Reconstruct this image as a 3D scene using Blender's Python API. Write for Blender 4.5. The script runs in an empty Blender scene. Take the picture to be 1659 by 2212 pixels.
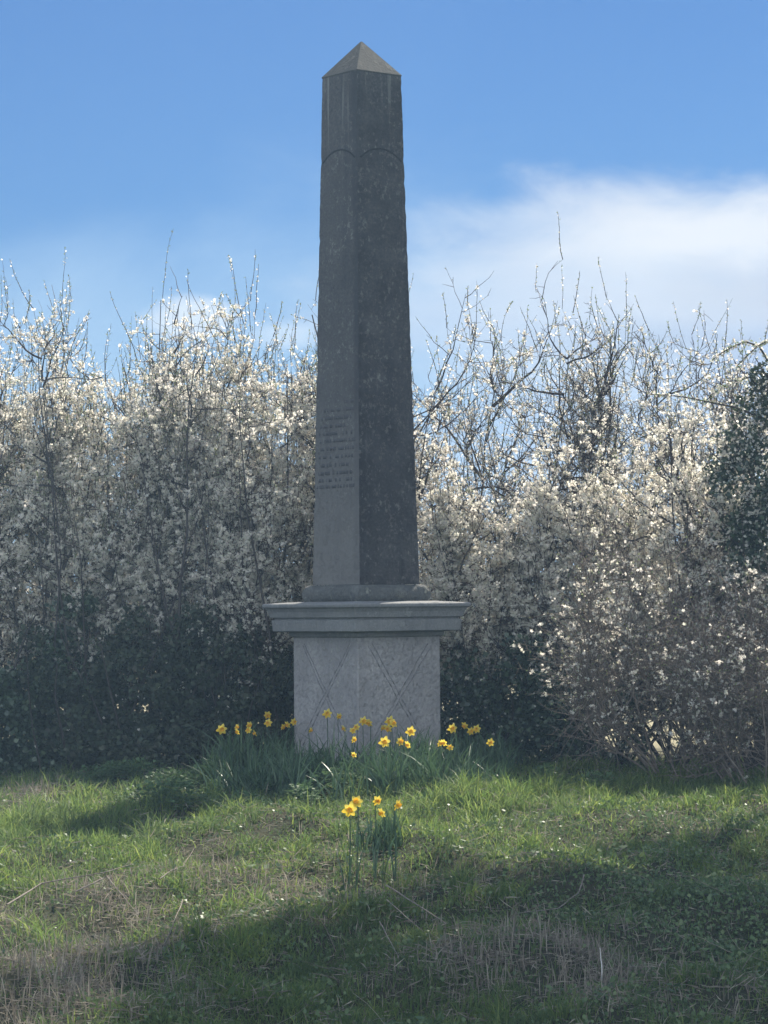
import bpy, math, random
import numpy as np
from mathutils import Vector, Matrix, Euler

R = math.radians
random.seed(7)
rng = np.random.default_rng(11)
scn = bpy.context.scene
COL = scn.collection

# ------------------------------------------------------------------ camera
KPX = 0.00016                      # tangent per pixel of a 1659 x 2212 picture
CAM_H = 1.55
PITCH, ROLL = math.atan(204 * KPX), R(0.5)
cam_d = bpy.data.cameras.new('camera')
cam_d.sensor_fit = 'HORIZONTAL'
cam_d.sensor_width = 36
cam_d.lens = 36 / (1659 * KPX)
cam_d.clip_end = 3000
cam = bpy.data.objects.new('camera', cam_d)
COL.objects.link(cam)
CM = Matrix.Rotation(math.pi / 2 + PITCH, 3, 'X') @ Matrix.Rotation(-ROLL, 3, 'Z')
cam.matrix_world = Matrix.Translation((0, 0, CAM_H)) @ CM.to_4x4()
scn.camera = cam


def P(dx, dy, Y):
    """world point at distance Y seen at pixel (dx, dy) of the 1659-wide picture"""
    d = CM @ Vector(((dx - 829.5) * KPX, -(dy - 1106) * KPX, -1))
    d = d * (Y / d.y)
    return Vector((d.x, d.y, d.z + CAM_H))


def hill(x, y):
    x = np.asarray(x, float); y = np.asarray(y, float)
    h = 0.10 * np.exp(-((x + 0.1) ** 2 + (y - 25.2) ** 2) / 2.2)
    h = h + 0.05 * np.exp(-((y - 25.5) ** 2) / 3.0)
    near = np.exp(-((y - 18) / 14) ** 2) * np.exp(-(x / 8) ** 2)
    h = h + near * 1.25 * (0.035 * np.sin(x * 2.1 + y * 1.9 + 1) + 0.032 * np.sin(x * 2.9 - y * 3.1) + 0.022 * np.sin(x * 5.3 + y * 4.4 + .7) + 0.016 * np.sin(7.1 * x + 5.3 * y + 2))
    t = np.clip((22.8 - y) / 10, 0, 1)
    return h - .62 * t * t * (3 - 2 * t)


def G(dx, dy):
    """ground point seen at pixel"""
    d = CM @ Vector(((dx - 829.5) * KPX, -(dy - 1106) * KPX, -1))
    d = d / d.y
    # march from the camera to the first crossing, then bisect
    yy = np.arange(5, 60, .05); zz = CAM_H + d.z * yy - hill(d.x * yy, yy)
    k = int(np.argmax(zz < 0)) if (zz < 0).any() else len(yy) - 1
    a, b = yy[max(k - 1, 0)], yy[k]
    for _ in range(20):
        m_ = (a + b) / 2
        if CAM_H + d.z * m_ - float(hill(d.x * m_, m_)) < 0: b = m_
        else: a = m_
    t = b
    p = d * t
    return Vector((p.x, p.y, p.z + CAM_H))


# ------------------------------------------------------------------ object helpers
def tag(o, label=None, cat=None, group=None, kind=None):
    if label: o['label'] = label
    if cat: o['category'] = cat
    if group: o['group'] = group
    if kind: o['kind'] = kind
    return o


def empty(name, loc=(0, 0, 0), rz=0.0):
    o = bpy.data.objects.new(name, None)
    o.empty_display_size = 0.1
    o.location = loc
    o.rotation_euler = (0, 0, rz)
    COL.objects.link(o)
    return o


def link(name, me, mat, parent=None, smooth=False):
    o = bpy.data.objects.new(name, me)
    if mat is not None:
        me.materials.append(mat)
    COL.objects.link(o)
    if parent is not None:
        o.parent = parent
    if smooth:
        me.polygons.foreach_set('use_smooth', np.ones(len(me.polygons), bool))
    return o


def np_mesh(name, V, F):
    """V (n,3), F (m,4) or (m,3)"""
    V = np.ascontiguousarray(V, np.float32); F = np.ascontiguousarray(F, np.int32)
    me = bpy.data.meshes.new(name)
    k = F.shape[1]
    me.vertices.add(len(V)); me.vertices.foreach_set('co', V.ravel())
    me.loops.add(F.size); me.loops.foreach_set('vertex_index', F.ravel())
    me.polygons.add(len(F)); me.polygons.foreach_set('loop_start', np.arange(0, F.size, k, dtype=np.int32))
    me.update(calc_edges=True)
    me.validate()
    return me


class Acc:
    """collects quads"""
    def __init__(self): self.V = []; self.F = []; self.n = 0
    def add(self, V, F):
        self.V.append(np.asarray(V, float).reshape(-1, 3)); self.F.append(np.asarray(F, int) + self.n)
        self.n += len(self.V[-1])
    def build(self, name, mat, parent=None, smooth=False, origin=None):
        V = np.concatenate(self.V); F = np.concatenate(self.F)
        if origin is not None: V = V - np.asarray(origin, float)
        return link(name, np_mesh(name, V, F), mat, parent, smooth)


def norm(a):
    return a / np.maximum(np.linalg.norm(a, axis=-1, keepdims=True), 1e-9)


def rdir(n, g=rng):
    return norm(g.normal(size=(n, 3)))


def tubes(acc, pts, rad, sides=4):
    """pts (N,K,3), rad (N,K): N tubes"""
    N, K, _ = pts.shape
    t = np.empty_like(pts); t[:, 1:-1] = pts[:, 2:] - pts[:, :-2]
    t[:, 0] = pts[:, 1] - pts[:, 0]; t[:, -1] = pts[:, -1] - pts[:, -2]
    t = norm(t)
    ref = np.where(np.abs(t[..., 2:3]) > 0.9, np.array([1.0, 0, 0]), np.array([0, 0, 1.0]))
    ref = np.repeat(ref[:, :1], K, axis=1)
    a = norm(np.cross(t, ref)); b = np.cross(t, a)
    ang = np.arange(sides) * 2 * math.pi / sides
    ring = (a[:, :, None] * np.cos(ang)[None, None, :, None] + b[:, :, None] * np.sin(ang)[None, None, :, None]) * rad[:, :, None, None]
    V = pts[:, :, None] + ring
    idx = np.arange(N * K * sides).reshape(N, K, sides)
    nx = np.roll(idx, -1, axis=2)
    F = np.stack([idx[:, :-1], nx[:, :-1], nx[:, 1:], idx[:, 1:]], -1).reshape(-1, 4)
    acc.add(V, F)


def grow(start, d, length, K, wander, up, g):
    """N polylines: start (N,3), direction d, length (N,)"""
    N = len(start)
    pts = np.empty((N, K + 1, 3)); pts[:, 0] = start
    d = norm(d); step = (length / K)[:, None]
    for k in range(K):
        d = norm(d + g.normal(size=(N, 3)) * wander + np.array([0, 0, up]))
        pts[:, k + 1] = pts[:, k] + d * step
    return pts


def sample(pts, n, lo, hi, g):
    """n random points on polylines; returns pos, dir, t, line index"""
    N, K1, _ = pts.shape
    i = g.integers(0, N, n); t = g.uniform(lo, hi, n) * (K1 - 1)
    k = np.minimum(t.astype(int), K1 - 2); f = (t - k)[:, None]
    p = pts[i, k] * (1 - f) + pts[i, k + 1] * f
    return p, norm(pts[i, k + 1] - pts[i, k]), t / (K1 - 1), i


def kites(acc, c, axis, side, L, W):
    """one kite-shaped petal or leaf per row, from c along axis"""
    n = len(c); L = np.broadcast_to(np.asarray(L, float), (n,))[:, None]; W = np.broadcast_to(np.asarray(W, float), (n,))[:, None]
    nrm = norm(np.cross(axis, side))
    v0 = c; v1 = c + axis * L * .55 + side * W * .5 + nrm * L * .08
    v2 = c + axis * L; v3 = c + axis * L * .55 - side * W * .5 + nrm * L * .08
    V = np.stack([v0, v1, v2, v3], 1).reshape(-1, 3)
    acc.add(V, np.arange(4 * n).reshape(n, 4))


def flowers(acc, c, size, g, petals=5):
    """five-petalled blossoms, each one island (petals share their centre)"""
    n = len(c); size = np.broadcast_to(np.asarray(size, float), (n,))
    nr = norm(g.normal(size=(n, 3)) + np.array([0, -.35, .25]))
    a = norm(np.cross(nr, rdir(n, g))); b = np.cross(nr, a)
    V = [c]
    w = 2 * math.pi / petals
    for k in range(petals):
        for (ang, r, z) in ((-.42, .62, .25), (0, 1, .32), (.42, .62, .25)):
            t = k * w + ang * w * 1.0
            V.append(c + (a * math.cos(t) + b * math.sin(t)) * (size * r)[:, None] + nr * (size * z * g.uniform(.3, 1.3, n))[:, None])
    V = np.stack(V, 1); m = V.shape[1]
    base = (np.arange(n) * m)[:, None]
    F = [np.concatenate([base, base + 1 + 3 * k, base + 2 + 3 * k, base + 3 + 3 * k], 1) for k in range(petals)]
    acc.add(V, np.stack(F, 1).reshape(-1, 4))


def leaves(acc, c, size, g, d=None, aspect=.6, spread=1.0):
    n = len(c)
    ax = rdir(n, g) if d is None else norm(d + g.normal(size=(n, 3)) * spread)
    sd = norm(np.cross(ax, rdir(n, g)))
    s = size * g.uniform(.6, 1.3, n)
    kites(acc, c, ax, sd, s, s * aspect)


# ------------------------------------------------------------------ materials
def mat_new(name):
    m = bpy.data.materials.new(name); m.use_nodes = True
    nt = m.node_tree; nt.nodes.clear()
    return m, nt


def nd(nt, t, **kw):
    n = nt.nodes.new(t)
    for k, v in kw.items():
        if k in n.bl_rna.properties.keys(): setattr(n, k, v)
    return n


def foliage(name, cols, trans=.4, rough=.7, spec=.2, patch=None):
    """leaf, petal or grass material: colours chosen per leaf, light passes through"""
    m, nt = mat_new(name); L = nt.links
    out = nd(nt, 'ShaderNodeOutputMaterial')
    geo = nd(nt, 'ShaderNodeNewGeometry')
    ramp = nd(nt, 'ShaderNodeValToRGB'); ramp.color_ramp.interpolation = 'LINEAR'
    el = ramp.color_ramp.elements
    while len(el) < len(cols): el.new(.5)
    for i, c in enumerate(cols):
        el[i].position = i / max(1, len(cols) - 1); el[i].color = (*c, 1)
    L.new(geo.outputs['Random Per Island'], ramp.inputs[0])
    col = ramp.outputs[0]
    if patch:
        sc, amt, tint = patch
        no = nd(nt, 'ShaderNodeTexNoise'); no.inputs['Scale'].default_value = sc; no.inputs['Detail'].default_value = 3
        L.new(geo.outputs['Position'], no.inputs['Vector'])
        mr = nd(nt, 'ShaderNodeMapRange'); mr.inputs[1].default_value = .42; mr.inputs[2].default_value = .62
        mr.inputs[3].default_value = 0; mr.inputs[4].default_value = amt
        L.new(no.outputs[0], mr.inputs[0])
        mx = nd(nt, 'ShaderNodeMix', data_type='RGBA'); mx.inputs['B'].default_value = (*tint, 1)
        L.new(mr.outputs[0], mx.inputs['Factor']); L.new(col, mx.inputs['A']); col = mx.outputs['Result']
    pr = nd(nt, 'ShaderNodeBsdfPrincipled')
    pr.inputs['Roughness'].default_value = rough; pr.inputs['Specular IOR Level'].default_value = spec
    tr = nd(nt, 'ShaderNodeBsdfTranslucent'); ms = nd(nt, 'ShaderNodeMixShader'); ms.inputs[0].default_value = trans
    L.new(col, pr.inputs['Base Color']); L.new(col, tr.inputs['Color'])
    L.new(pr.outputs[0], ms.inputs[1]); L.new(tr.outputs[0], ms.inputs[2]); L.new(ms.outputs[0], out.inputs[0])
    return m


def rough_mat(name, c1, c2, scale=8, rough=.9, bump=.3, detail=6, stretch=(1, 1, 1)):
    m, nt = mat_new(name); L = nt.links
    out = nd(nt, 'ShaderNodeOutputMaterial'); pr = nd(nt, 'ShaderNodeBsdfPrincipled')
    tc = nd(nt, 'ShaderNodeTexCoord'); mp = nd(nt, 'ShaderNodeMapping'); mp.inputs['Scale'].default_value = stretch
    no = nd(nt, 'ShaderNodeTexNoise'); no.inputs['Scale'].default_value = scale; no.inputs['Detail'].default_value = detail
    no.inputs['Roughness'].default_value = .65
    cr = nd(nt, 'ShaderNodeValToRGB'); cr.color_ramp.elements[0].position = .35; cr.color_ramp.elements[1].position = .68
    cr.color_ramp.elements[0].color = (*c1, 1); cr.color_ramp.elements[1].color = (*c2, 1)
    L.new(tc.outputs['Object'], mp.inputs[0]); L.new(mp.outputs[0], no.inputs['Vector']); L.new(no.outputs[0], cr.inputs[0])
    L.new(cr.outputs[0], pr.inputs['Base Color'])
    bp = nd(nt, 'ShaderNodeBump'); bp.inputs['Strength'].default_value = bump; bp.inputs['Distance'].default_value = .02
    L.new(no.outputs[0], bp.inputs['Height']); L.new(bp.outputs[0], pr.inputs['Normal'])
    pr.inputs['Roughness'].default_value = rough; pr.inputs['Specular IOR Level'].default_value = .25
    L.new(pr.outputs[0], out.inputs[0])
    return m


def stone(name, base, dark, lich, streak=.5, lichen=.5, bump=.5, mottle=.35, lscale=16, grain=.35):
    """weathered stone: mottling, vertical rain streaks, lichen speckle"""
    m, nt = mat_new(name); L = nt.links
    out = nd(nt, 'ShaderNodeOutputMaterial'); pr = nd(nt, 'ShaderNodeBsdfPrincipled')
    tc = nd(nt, 'ShaderNodeTexCoord')

    def noise(scale, detail=5, stretch=(1, 1, 1), rough=.6):
        mp = nd(nt, 'ShaderNodeMapping'); mp.inputs['Scale'].default_value = stretch
        no = nd(nt, 'ShaderNodeTexNoise'); no.inputs['Scale'].default_value = scale; no.inputs['Detail'].default_value = detail
        no.inputs['Roughness'].default_value = rough
        L.new(tc.outputs['Object'], mp.inputs[0]); L.new(mp.outputs[0], no.inputs['Vector'])
        return no.outputs[0]

    def rng_(x, a, b, c=0, d=1):
        mr = nd(nt, 'ShaderNodeMapRange')
        for i, v in enumerate((a, b, c, d)): mr.inputs[i + 1].default_value = v
        L.new(x, mr.inputs[0]); return mr.outputs[0]

    def mix(f, a, b):
        mx = nd(nt, 'ShaderNodeMix', data_type='RGBA')
        L.new(f, mx.inputs['Factor'])
        for s, v in (('A', a), ('B', b)):
            if isinstance(v, tuple): mx.inputs[s].default_value = (*v, 1)
            else: L.new(v, mx.inputs[s])
        return mx.outputs['Result']

    def mul(a, b):
        mm = nd(nt, 'ShaderNodeMath', operation='MULTIPLY'); L.new(a, mm.inputs[0])
        if isinstance(b, float): mm.inputs[1].default_value = b
        else: L.new(b, mm.inputs[1])
        return mm.outputs[0]
    c = mix(rng_(noise(3.5, 6), .35, .65, 0, mottle), base, dark)
    c = mix(rng_(noise(6, 4, (1, 1, .08)), .5, .68, 0, streak), c, dark)
    c = mix(rng_(noise(10, 3, (1, 1, .05)), .6, .72, 0, streak * .7), c, lich)
    fine = noise(45, 4)
    c = mix(rng_(fine, .36, .62, 0, grain), c, dark)
    # lichen: patches of small pale crusts
    vo = nd(nt, 'ShaderNodeTexVoronoi'); vo.inputs['Scale'].default_value = lscale * 1.6
    dist = nd(nt, 'ShaderNodeMapping')
    L.new(tc.outputs['Object'], dist.inputs[0]); L.new(dist.outputs[0], vo.inputs['Vector'])
    spots = rng_(noise(lscale, 5, rough=.75), .54, .62)
    area = rng_(noise(1.6, 3), .42, .62)
    c = mix(mul(mul(spots, area), lichen), c, lich)
    L.new(c, pr.inputs['Base Color'])
    ad = nd(nt, 'ShaderNodeMath', operation='ADD'); L.new(fine, ad.inputs[0]); L.new(mul(spots, .5), ad.inputs[1])
    bp = nd(nt, 'ShaderNodeBump'); bp.inputs['Strength'].default_value = bump; bp.inputs['Distance'].default_value = .012
    L.new(ad.outputs[0], bp.inputs['Height']); L.new(bp.outputs[0], pr.inputs['Normal'])
    pr.inputs['Roughness'].default_value = .92; pr.inputs['Specular IOR Level'].default_value = .2
    L.new(pr.outputs[0], out.inputs[0])
    return m


M_SHAFT = stone('shaft_stone', (.125, .122, .116), (.045, .045, .05), (.30, .29, .26), .6, .8, .8, lscale=20, grain=.6)
M_PYR = stone('pyramid_stone', (.085, .085, .075), (.04, .04, .042), (.19, .185, .16), .7, .9, .7, lscale=9)
M_PED = stone('pedestal_stone', (.42, .40, .38), (.25, .24, .235), (.50, .48, .44), .35, .55, .8, .75, lscale=26, grain=.75)
M_CORN = stone('cornice_stone', (.26, .26, .25), (.13, .135, .14), (.40, .40, .36), .35, .5, .6)
M_PLINTH = stone('base_moulding_stone', (.17, .17, .155), (.065, .07, .07), (.30, .30, .25), .3, .95, 1.0, .7, lscale=9, grain=.6)
M_GROOVE = rough_mat('groove_dirt', (.012, .012, .014), (.035, .034, .036), 30)
M_LETTER = rough_mat('letter_groove', (.065, .065, .07), (.105, .103, .105), 60)
M_GROOVE2 = rough_mat('panel_groove', (.17, .165, .165), (.30, .285, .28), 30)
M_BARK = rough_mat('bark', (.035, .028, .028), (.085, .07, .062), 25, .9, .6, 5, (1, 1, .3))
M_TWIG = rough_mat('twig_bark', (.07, .05, .045), (.15, .115, .095), 20)
M_PALETWIG = rough_mat('dead_twig', (.13, .10, .08), (.24, .20, .16), 20)
M_STRAWSTEM = rough_mat('dry_stem', (.13, .11, .09), (.28, .24, .20), 20)
M_BLOSSOM = foliage('blossom', [(.94, .90, .80), (.92, .87, .76), (.93, .86, .79), (.84, .84, .68), (.96, .94, .87)], .62, .7, .1)
M_YOUNG = foliage('young_leaf', [(.20, .27, .11), (.28, .33, .16), (.16, .22, .10), (.32, .30, .17)], .45, .5, .3)
M_IVY = foliage('ivy_leaf', [(.035, .06, .03), (.05, .08, .035), (.03, .05, .035), (.06, .085, .04)], .15, .35, .45)
M_IVY2 = foliage('undergrowth_leaf', [(.03, .045, .03), (.045, .06, .03), (.05, .05, .035)], .15, .6, .25)
M_GRASS = foliage('grass_blade', [(.10, .17, .045), (.17, .26, .06), (.11, .18, .06), (.30, .36, .09), (.12, .17, .06)], .6, .5, .25,
                  (1.3, .55, (.08, .12, .055)))
M_DRY = foliage('dry_blade', [(.20, .165, .13), (.30, .26, .20), (.14, .12, .095), (.40, .36, .28), (.22, .185, .15)], .35, .8, .15)
M_WEED = foliage('weed_leaf', [(.08, .13, .05), (.12, .18, .07), (.07, .115, .05), (.16, .21, .09)], .3, .45, .35)
M_DLEAF = foliage('daffodil_leaf', [(.05, .10, .05), (.08, .14, .065), (.04, .08, .045), (.11, .17, .08)], .3, .4, .4)
M_PARS = foliage('parsley_leaf', [(.07, .13, .05), (.10, .17, .07), (.08, .14, .06)], .35, .5, .3)
M_PETAL = foliage('daffodil_petal', [(.86, .66, .05), (.88, .72, .12), (.85, .60, .04)], .45, .5, .25)
M_CORONA = foliage('daffodil_trumpet', [(.85, .40, .02), (.85, .48, .03)], .35, .5, .25)
M_SOIL = rough_mat('soil', (.03, .035, .018), (.075, .065, .045), 6, .95, .8, 8)
M_FALLEN = foliage('fallen_petal', [(.75, .73, .68), (.62, .62, .60)], .3, .6, .2)



def shaft_stains(mat, h0, h1, za, zb_, groove=True):
    """the two visible faces have weathered differently: a sooty seam beside the near edge, a cleaner foot on the left face, coarse crust on the right"""
    nt = mat.node_tree; L = nt.links
    pr = [n for n in nt.nodes if n.type == 'BSDF_PRINCIPLED'][0]; src = pr.inputs['Base Color'].links[0].from_socket
    tc = nd(nt, 'ShaderNodeTexCoord'); sp = nd(nt, 'ShaderNodeSeparateXYZ'); L.new(tc.outputs['Object'], sp.inputs[0])
    sn = nd(nt, 'ShaderNodeSeparateXYZ'); L.new(tc.outputs['Normal'], sn.inputs[0])

    def mth(op, a, b=None, c=None):
        m_ = nd(nt, 'ShaderNodeMath', operation=op)
        for i_, v in enumerate((a, b, c)):
            if v is None: continue
            if isinstance(v, (int, float)): m_.inputs[i_].default_value = v
            else: L.new(v, m_.inputs[i_])
        return m_.outputs[0]

    def mrange(x, a, b, c=0, d=1):
        q = nd(nt, 'ShaderNodeMapRange'); q.interpolation_type = 'SMOOTHSTEP'
        for i_, v in enumerate((a, b, c, d)): q.inputs[i_ + 1].default_value = v
        L.new(x, q.inputs[0]); return q.outputs[0]

    def ns(scale, st=(1, 1, 1), det=5):
        mp = nd(nt, 'ShaderNodeMapping'); mp.inputs['Scale'].default_value = st; n_ = nd(nt, 'ShaderNodeTexNoise')
        n_.inputs['Scale'].default_value = scale; n_.inputs['Detail'].default_value = det; n_.inputs['Roughness'].default_value = .7
        L.new(tc.outputs['Object'], mp.inputs[0]); L.new(mp.outputs[0], n_.inputs['Vector']); return n_.outputs[0]

    def mixc(f, a, b, mode='MIX'):
        mx = nd(nt, 'ShaderNodeMix', data_type='RGBA'); mx.blend_type = mode; L.new(f, mx.inputs['Factor']); L.new(a, mx.inputs['A'])
        mx.inputs['B'].default_value = (*b, 1); return mx.outputs['Result']
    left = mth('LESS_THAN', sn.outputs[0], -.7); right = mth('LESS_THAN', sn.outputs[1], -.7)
    k = (h1 - h0) / (zb_ - za)
    hz = mth('MULTIPLY_ADD', sp.outputs[2], k, h0 - k * za)
    wob = mth('MULTIPLY_ADD', ns(5, (1, 1, .5)), .14, -.07)
    dl = mth('ADD', mth('ADD', sp.outputs[1], hz), wob)
    dr = mth('ADD', mth('ADD', sp.outputs[0], hz), wob)
    seam = mth('MULTIPLY', left, mrange(dl, .10, .03)); seam2 = mth('MULTIPLY', right, mrange(dr, .05, .01))
    c = mixc(mth('MULTIPLY', seam, .75), src, (.045, .045, .05))
    c = mixc(mth('MULTIPLY', seam2, .5), c, (.05, .05, .055))
    foot = mth('MULTIPLY', left, mrange(mth('ADD', sp.outputs[2], mth('MULTIPLY', ns(2.5), .8)), za + 2.9, za + .2))
    c = mixc(mth('MULTIPLY', foot, .55), c, (.26, .25, .23))
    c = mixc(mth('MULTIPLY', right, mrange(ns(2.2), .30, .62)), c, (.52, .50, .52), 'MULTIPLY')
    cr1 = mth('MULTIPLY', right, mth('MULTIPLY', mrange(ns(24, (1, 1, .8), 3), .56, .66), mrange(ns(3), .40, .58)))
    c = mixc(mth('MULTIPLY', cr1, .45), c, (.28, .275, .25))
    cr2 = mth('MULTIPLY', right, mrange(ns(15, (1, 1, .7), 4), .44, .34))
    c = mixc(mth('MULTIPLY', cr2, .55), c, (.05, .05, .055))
    run = mth('MULTIPLY', mrange(ns(9, (1, 1, .05), 3), .56, .70), mrange(sp.outputs[2], zb_ - 1.3, zb_ - .2))
    c = mixc(mth('MULTIPLY', run, .6), c, (.30, .295, .27))
    L.new(c, pr.inputs['Base Color'])


# ------------------------------------------------------------------ ground
xs = np.concatenate([[-900, -400, -120, -50, -20], np.linspace(-9, 9, 73), [20, 50, 120, 400, 900]])
ys = np.concatenate([[-900, -300, -60, -20, -5], np.linspace(2, 32, 121), [36, 45, 70, 150, 400, 900]])
X, Y = np.meshgrid(xs, ys)
V = np.stack([X, Y, hill(X, Y)], -1).reshape(-1, 3)
idx = np.arange(len(ys) * len(xs)).reshape(len(ys), len(xs))
F = np.stack([idx[:-1, :-1], idx[:-1, 1:], idx[1:, 1:], idx[1:, :-1]], -1).reshape(-1, 4)
m, nt = mat_new('earth'); L = nt.links
out = nd(nt, 'ShaderNodeOutputMaterial'); pr = nd(nt, 'ShaderNodeBsdfPrincipled')
geo = nd(nt, 'ShaderNodeNewGeometry')
n1 = nd(nt, 'ShaderNodeTexNoise'); n1.inputs['Scale'].default_value = 1.3; n1.inputs['Detail'].default_value = 9; n1.inputs['Roughness'].default_value = .7
L.new(geo.outputs['Position'], n1.inputs['Vector'])
cr = nd(nt, 'ShaderNodeValToRGB')
e = cr.color_ramp.elements; e[0].position = .3; e[0].color = (.022, .032, .014, 1); e[1].position = .7; e[1].color = (.055, .05, .033, 1)
L.new(n1.outputs[0], cr.inputs[0])
# the field beyond the hedge is pale winter grass
sx = nd(nt, 'ShaderNodeSeparateXYZ'); L.new(geo.outputs['Position'], sx.inputs[0])
mr = nd(nt, 'ShaderNodeMapRange'); mr.inputs[1].default_value = 29; mr.inputs[2].default_value = 33; L.new(sx.outputs[1], mr.inputs[0])
mx = nd(nt, 'ShaderNodeMix', data_type='RGBA'); mx.inputs['B'].default_value = (.30, .27, .17, 1)
L.new(mr.outputs[0], mx.inputs['Factor']); L.new(cr.outputs[0], mx.inputs['A']); L.new(mx.outputs['Result'], pr.inputs['Base Color'])
bp = nd(nt, 'ShaderNodeBump'); bp.inputs['Strength'].default_value = .8; bp.inputs['Distance'].default_value = .03
n2 = nd(nt, 'ShaderNodeTexNoise'); n2.inputs['Scale'].default_value = 30; n2.inputs['Detail'].default_value = 6; L.new(geo.outputs['Position'], n2.inputs['Vector'])
L.new(n2.outputs[0], bp.inputs['Height']); L.new(bp.outputs[0], pr.inputs['Normal'])
pr.inputs['Roughness'].default_value = .95; pr.inputs['Specular IOR Level'].default_value = .1
L.new(pr.outputs[0], out.inputs[0])
tag(link('ground', np_mesh('ground', V, F), m, None, True), kind='structure')

# ------------------------------------------------------------------ obelisk
OY = 25.0
S = KPX * OY
TH = R(6.3)
ax_top, ax_bot = P(779.5, 170, OY), P(792, 1262, OY)
OX = P(792.5, 1500, OY).x
ZG = float(hill(OX, OY))


def Z(dy): return P(785, dy, OY).z


def half(px):                       # silhouette half width in pixels -> half side of the square
    return px * S / math.cos(TH) / math.sqrt(2)


def square_loft(prof, sub=1):
    """prof: list of (half side, z); closed at both ends by the first and last ring"""
    V, F = [], []
    for h, z in prof:
        for (a, b) in ((-1, -1), (1, -1), (1, 1), (-1, 1)):
            V.append((a * h, b * h, z))
    n = len(prof)
    for i in range(n - 1):
        for k in range(4):
            a, b = i * 4 + k, i * 4 + (k + 1) % 4
            F.append((a, b, b + 4, a + 4))
    F.append((3, 2, 1, 0)); F.append(tuple(range(4 * n - 4, 4 * n)))
    me = bpy.data.meshes.new('loft'); me.from_pydata(V, [], F); me.validate(); me.update()
    return me


def bevel(o, w, seg=2):
    b = o.modifiers.new('bevel', 'BEVEL'); b.width = w; b.segments = seg; b.limit_method = 'ANGLE'; b.angle_limit = R(25)


obel = empty('obelisk', (OX, OY, ZG), math.pi / 4 - TH)
tag(obel, 'tall weathered grey stone obelisk on a square pedestal with daffodils around its foot', 'obelisk')
z0 = lambda dy: Z(dy) - ZG
sh_top, sh_bot = half(86), half(116)
zt, zb = z0(168), z0(1263)


shaft_stains(M_SHAFT, sh_bot, sh_top, zb, zt)


def chipped_shaft():
    n = 90
    prof = [(sh_bot + (sh_top - sh_bot) * i / n, zb + (zt - zb) * i / n) for i in range(n + 1)]
    # each ring: 8 points a side so that the edges can be nibbled
    V, F = [], []
    m_ = 6
    g = random.Random(3)
    for i, (h, z) in enumerate(prof):
        for s in range(4):
            a = ((-1, -1), (1, -1), (1, 1), (-1, 1))[s]; b = ((1, -1), (1, 1), (-1, 1), (-1, -1))[s]
            for k in range(m_):
                t = (0, .035, .3, .5, .7, .965)[k]
                x = (a[0] + (b[0] - a[0]) * t) * h; y = (a[1] + (b[1] - a[1]) * t) * h
                if k == 0:
                    c = g.uniform(.988, .998) if g.random() > .12 else g.uniform(.972, .988)
                    x *= c; y *= c
                V.append((x, y, z))
    q = 4 * m_
    for i in range(n):
        for k in range(q):
            a, b = i * q + k, i * q + (k + 1) % q
            F.append((a, b, b + q, a + q))
    F.append(tuple(range(q - 1, -1, -1))); F.append(tuple(range(n * q, n * q + q)))
    me = bpy.data.meshes.new('shaft'); me.from_pydata(V, [], F); me.update()
    return me


shaft = link('shaft', chipped_shaft(), M_SHAFT, obel)
ap = link('pyramid_cap', square_loft([(sh_top * 1.0, zt - .002), (sh_top * 1.015, zt + .012), (.006, z0(90))]), M_PYR, obel)
# torus moulding under the shaft
hb, ht = half(140), half(117)
zb0, zb1 = z0(1305), z0(1264)
rt = (zb1 - zb0) / 2
prof = [(hb - rt, zb0)]
for i in range(13):
    a = -math.pi / 2 + math.pi * .9 * i / 12
    prof.append((hb - rt + math.cos(a) * rt, zb0 + (zb1 - zb0) * (.5 + .5 * math.sin(a))))
prof.append((ht * 1.01, zb1 + .001))
bm_ = link('base_moulding', square_loft(prof), M_PLINTH, obel)
# rounded blocks worn into lumps at the corners of the moulding
for a_, b_ in ((-1, -1), (1, -1), (1, 1), (-1, 1)):
    gg = random.Random(a_ * 3 + b_); V = []; n_u, n_v = 14, 9
    for j in range(n_v + 1):
        ph = -math.pi / 2 + math.pi * j / n_v
        for i in range(n_u):
            th = 2 * math.pi * i / n_u
            sgn = lambda v: math.copysign(abs(v) ** .62, v)
            q = 1 + gg.uniform(-.05, .05)
            V.append((sgn(math.cos(th) * math.cos(ph)) * .082 * q, sgn(math.sin(th) * math.cos(ph)) * .082 * q, sgn(math.sin(ph)) * (rt + .002)))
    F = [(j * n_u + i, j * n_u + (i + 1) % n_u, (j + 1) * n_u + (i + 1) % n_u, (j + 1) * n_u + i) for j in range(n_v) for i in range(n_u)]
    me = bpy.data.meshes.new('corner_block'); me.from_pydata(V, [], F); me.update()
    cb = link('corner_block', me, M_PLINTH, obel, True); cb.location = (a_ * (hb - .078), b_ * (hb - .078), zb0 + rt + .001)
# cornice slab
cz = [(half(160), z0(1376)), (half(167), z0(1373)), (half(168), z0(1365)), (half(194), z0(1364)), (half(203), z0(1362)), (half(206), z0(1339)),
      (half(199), z0(1337.5)), (half(199), z0(1334)), (half(209), z0(1333)), (half(210), z0(1329)), (half(213), z0(1321)), (half(219), z0(1314)), (half(226), z0(1311)), (half(227), z0(1305.5)), (half(224), z0(1303)), (half(150), z0(1299))]
co = link('cornice', square_loft(cz), M_CORN, obel); bevel(co, .004)
hp = half(159)
pd = link('pedestal', square_loft([(hp, -.25), (hp * 1.0, z0(1372))]), M_PED, obel); bevel(pd, .012)


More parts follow.
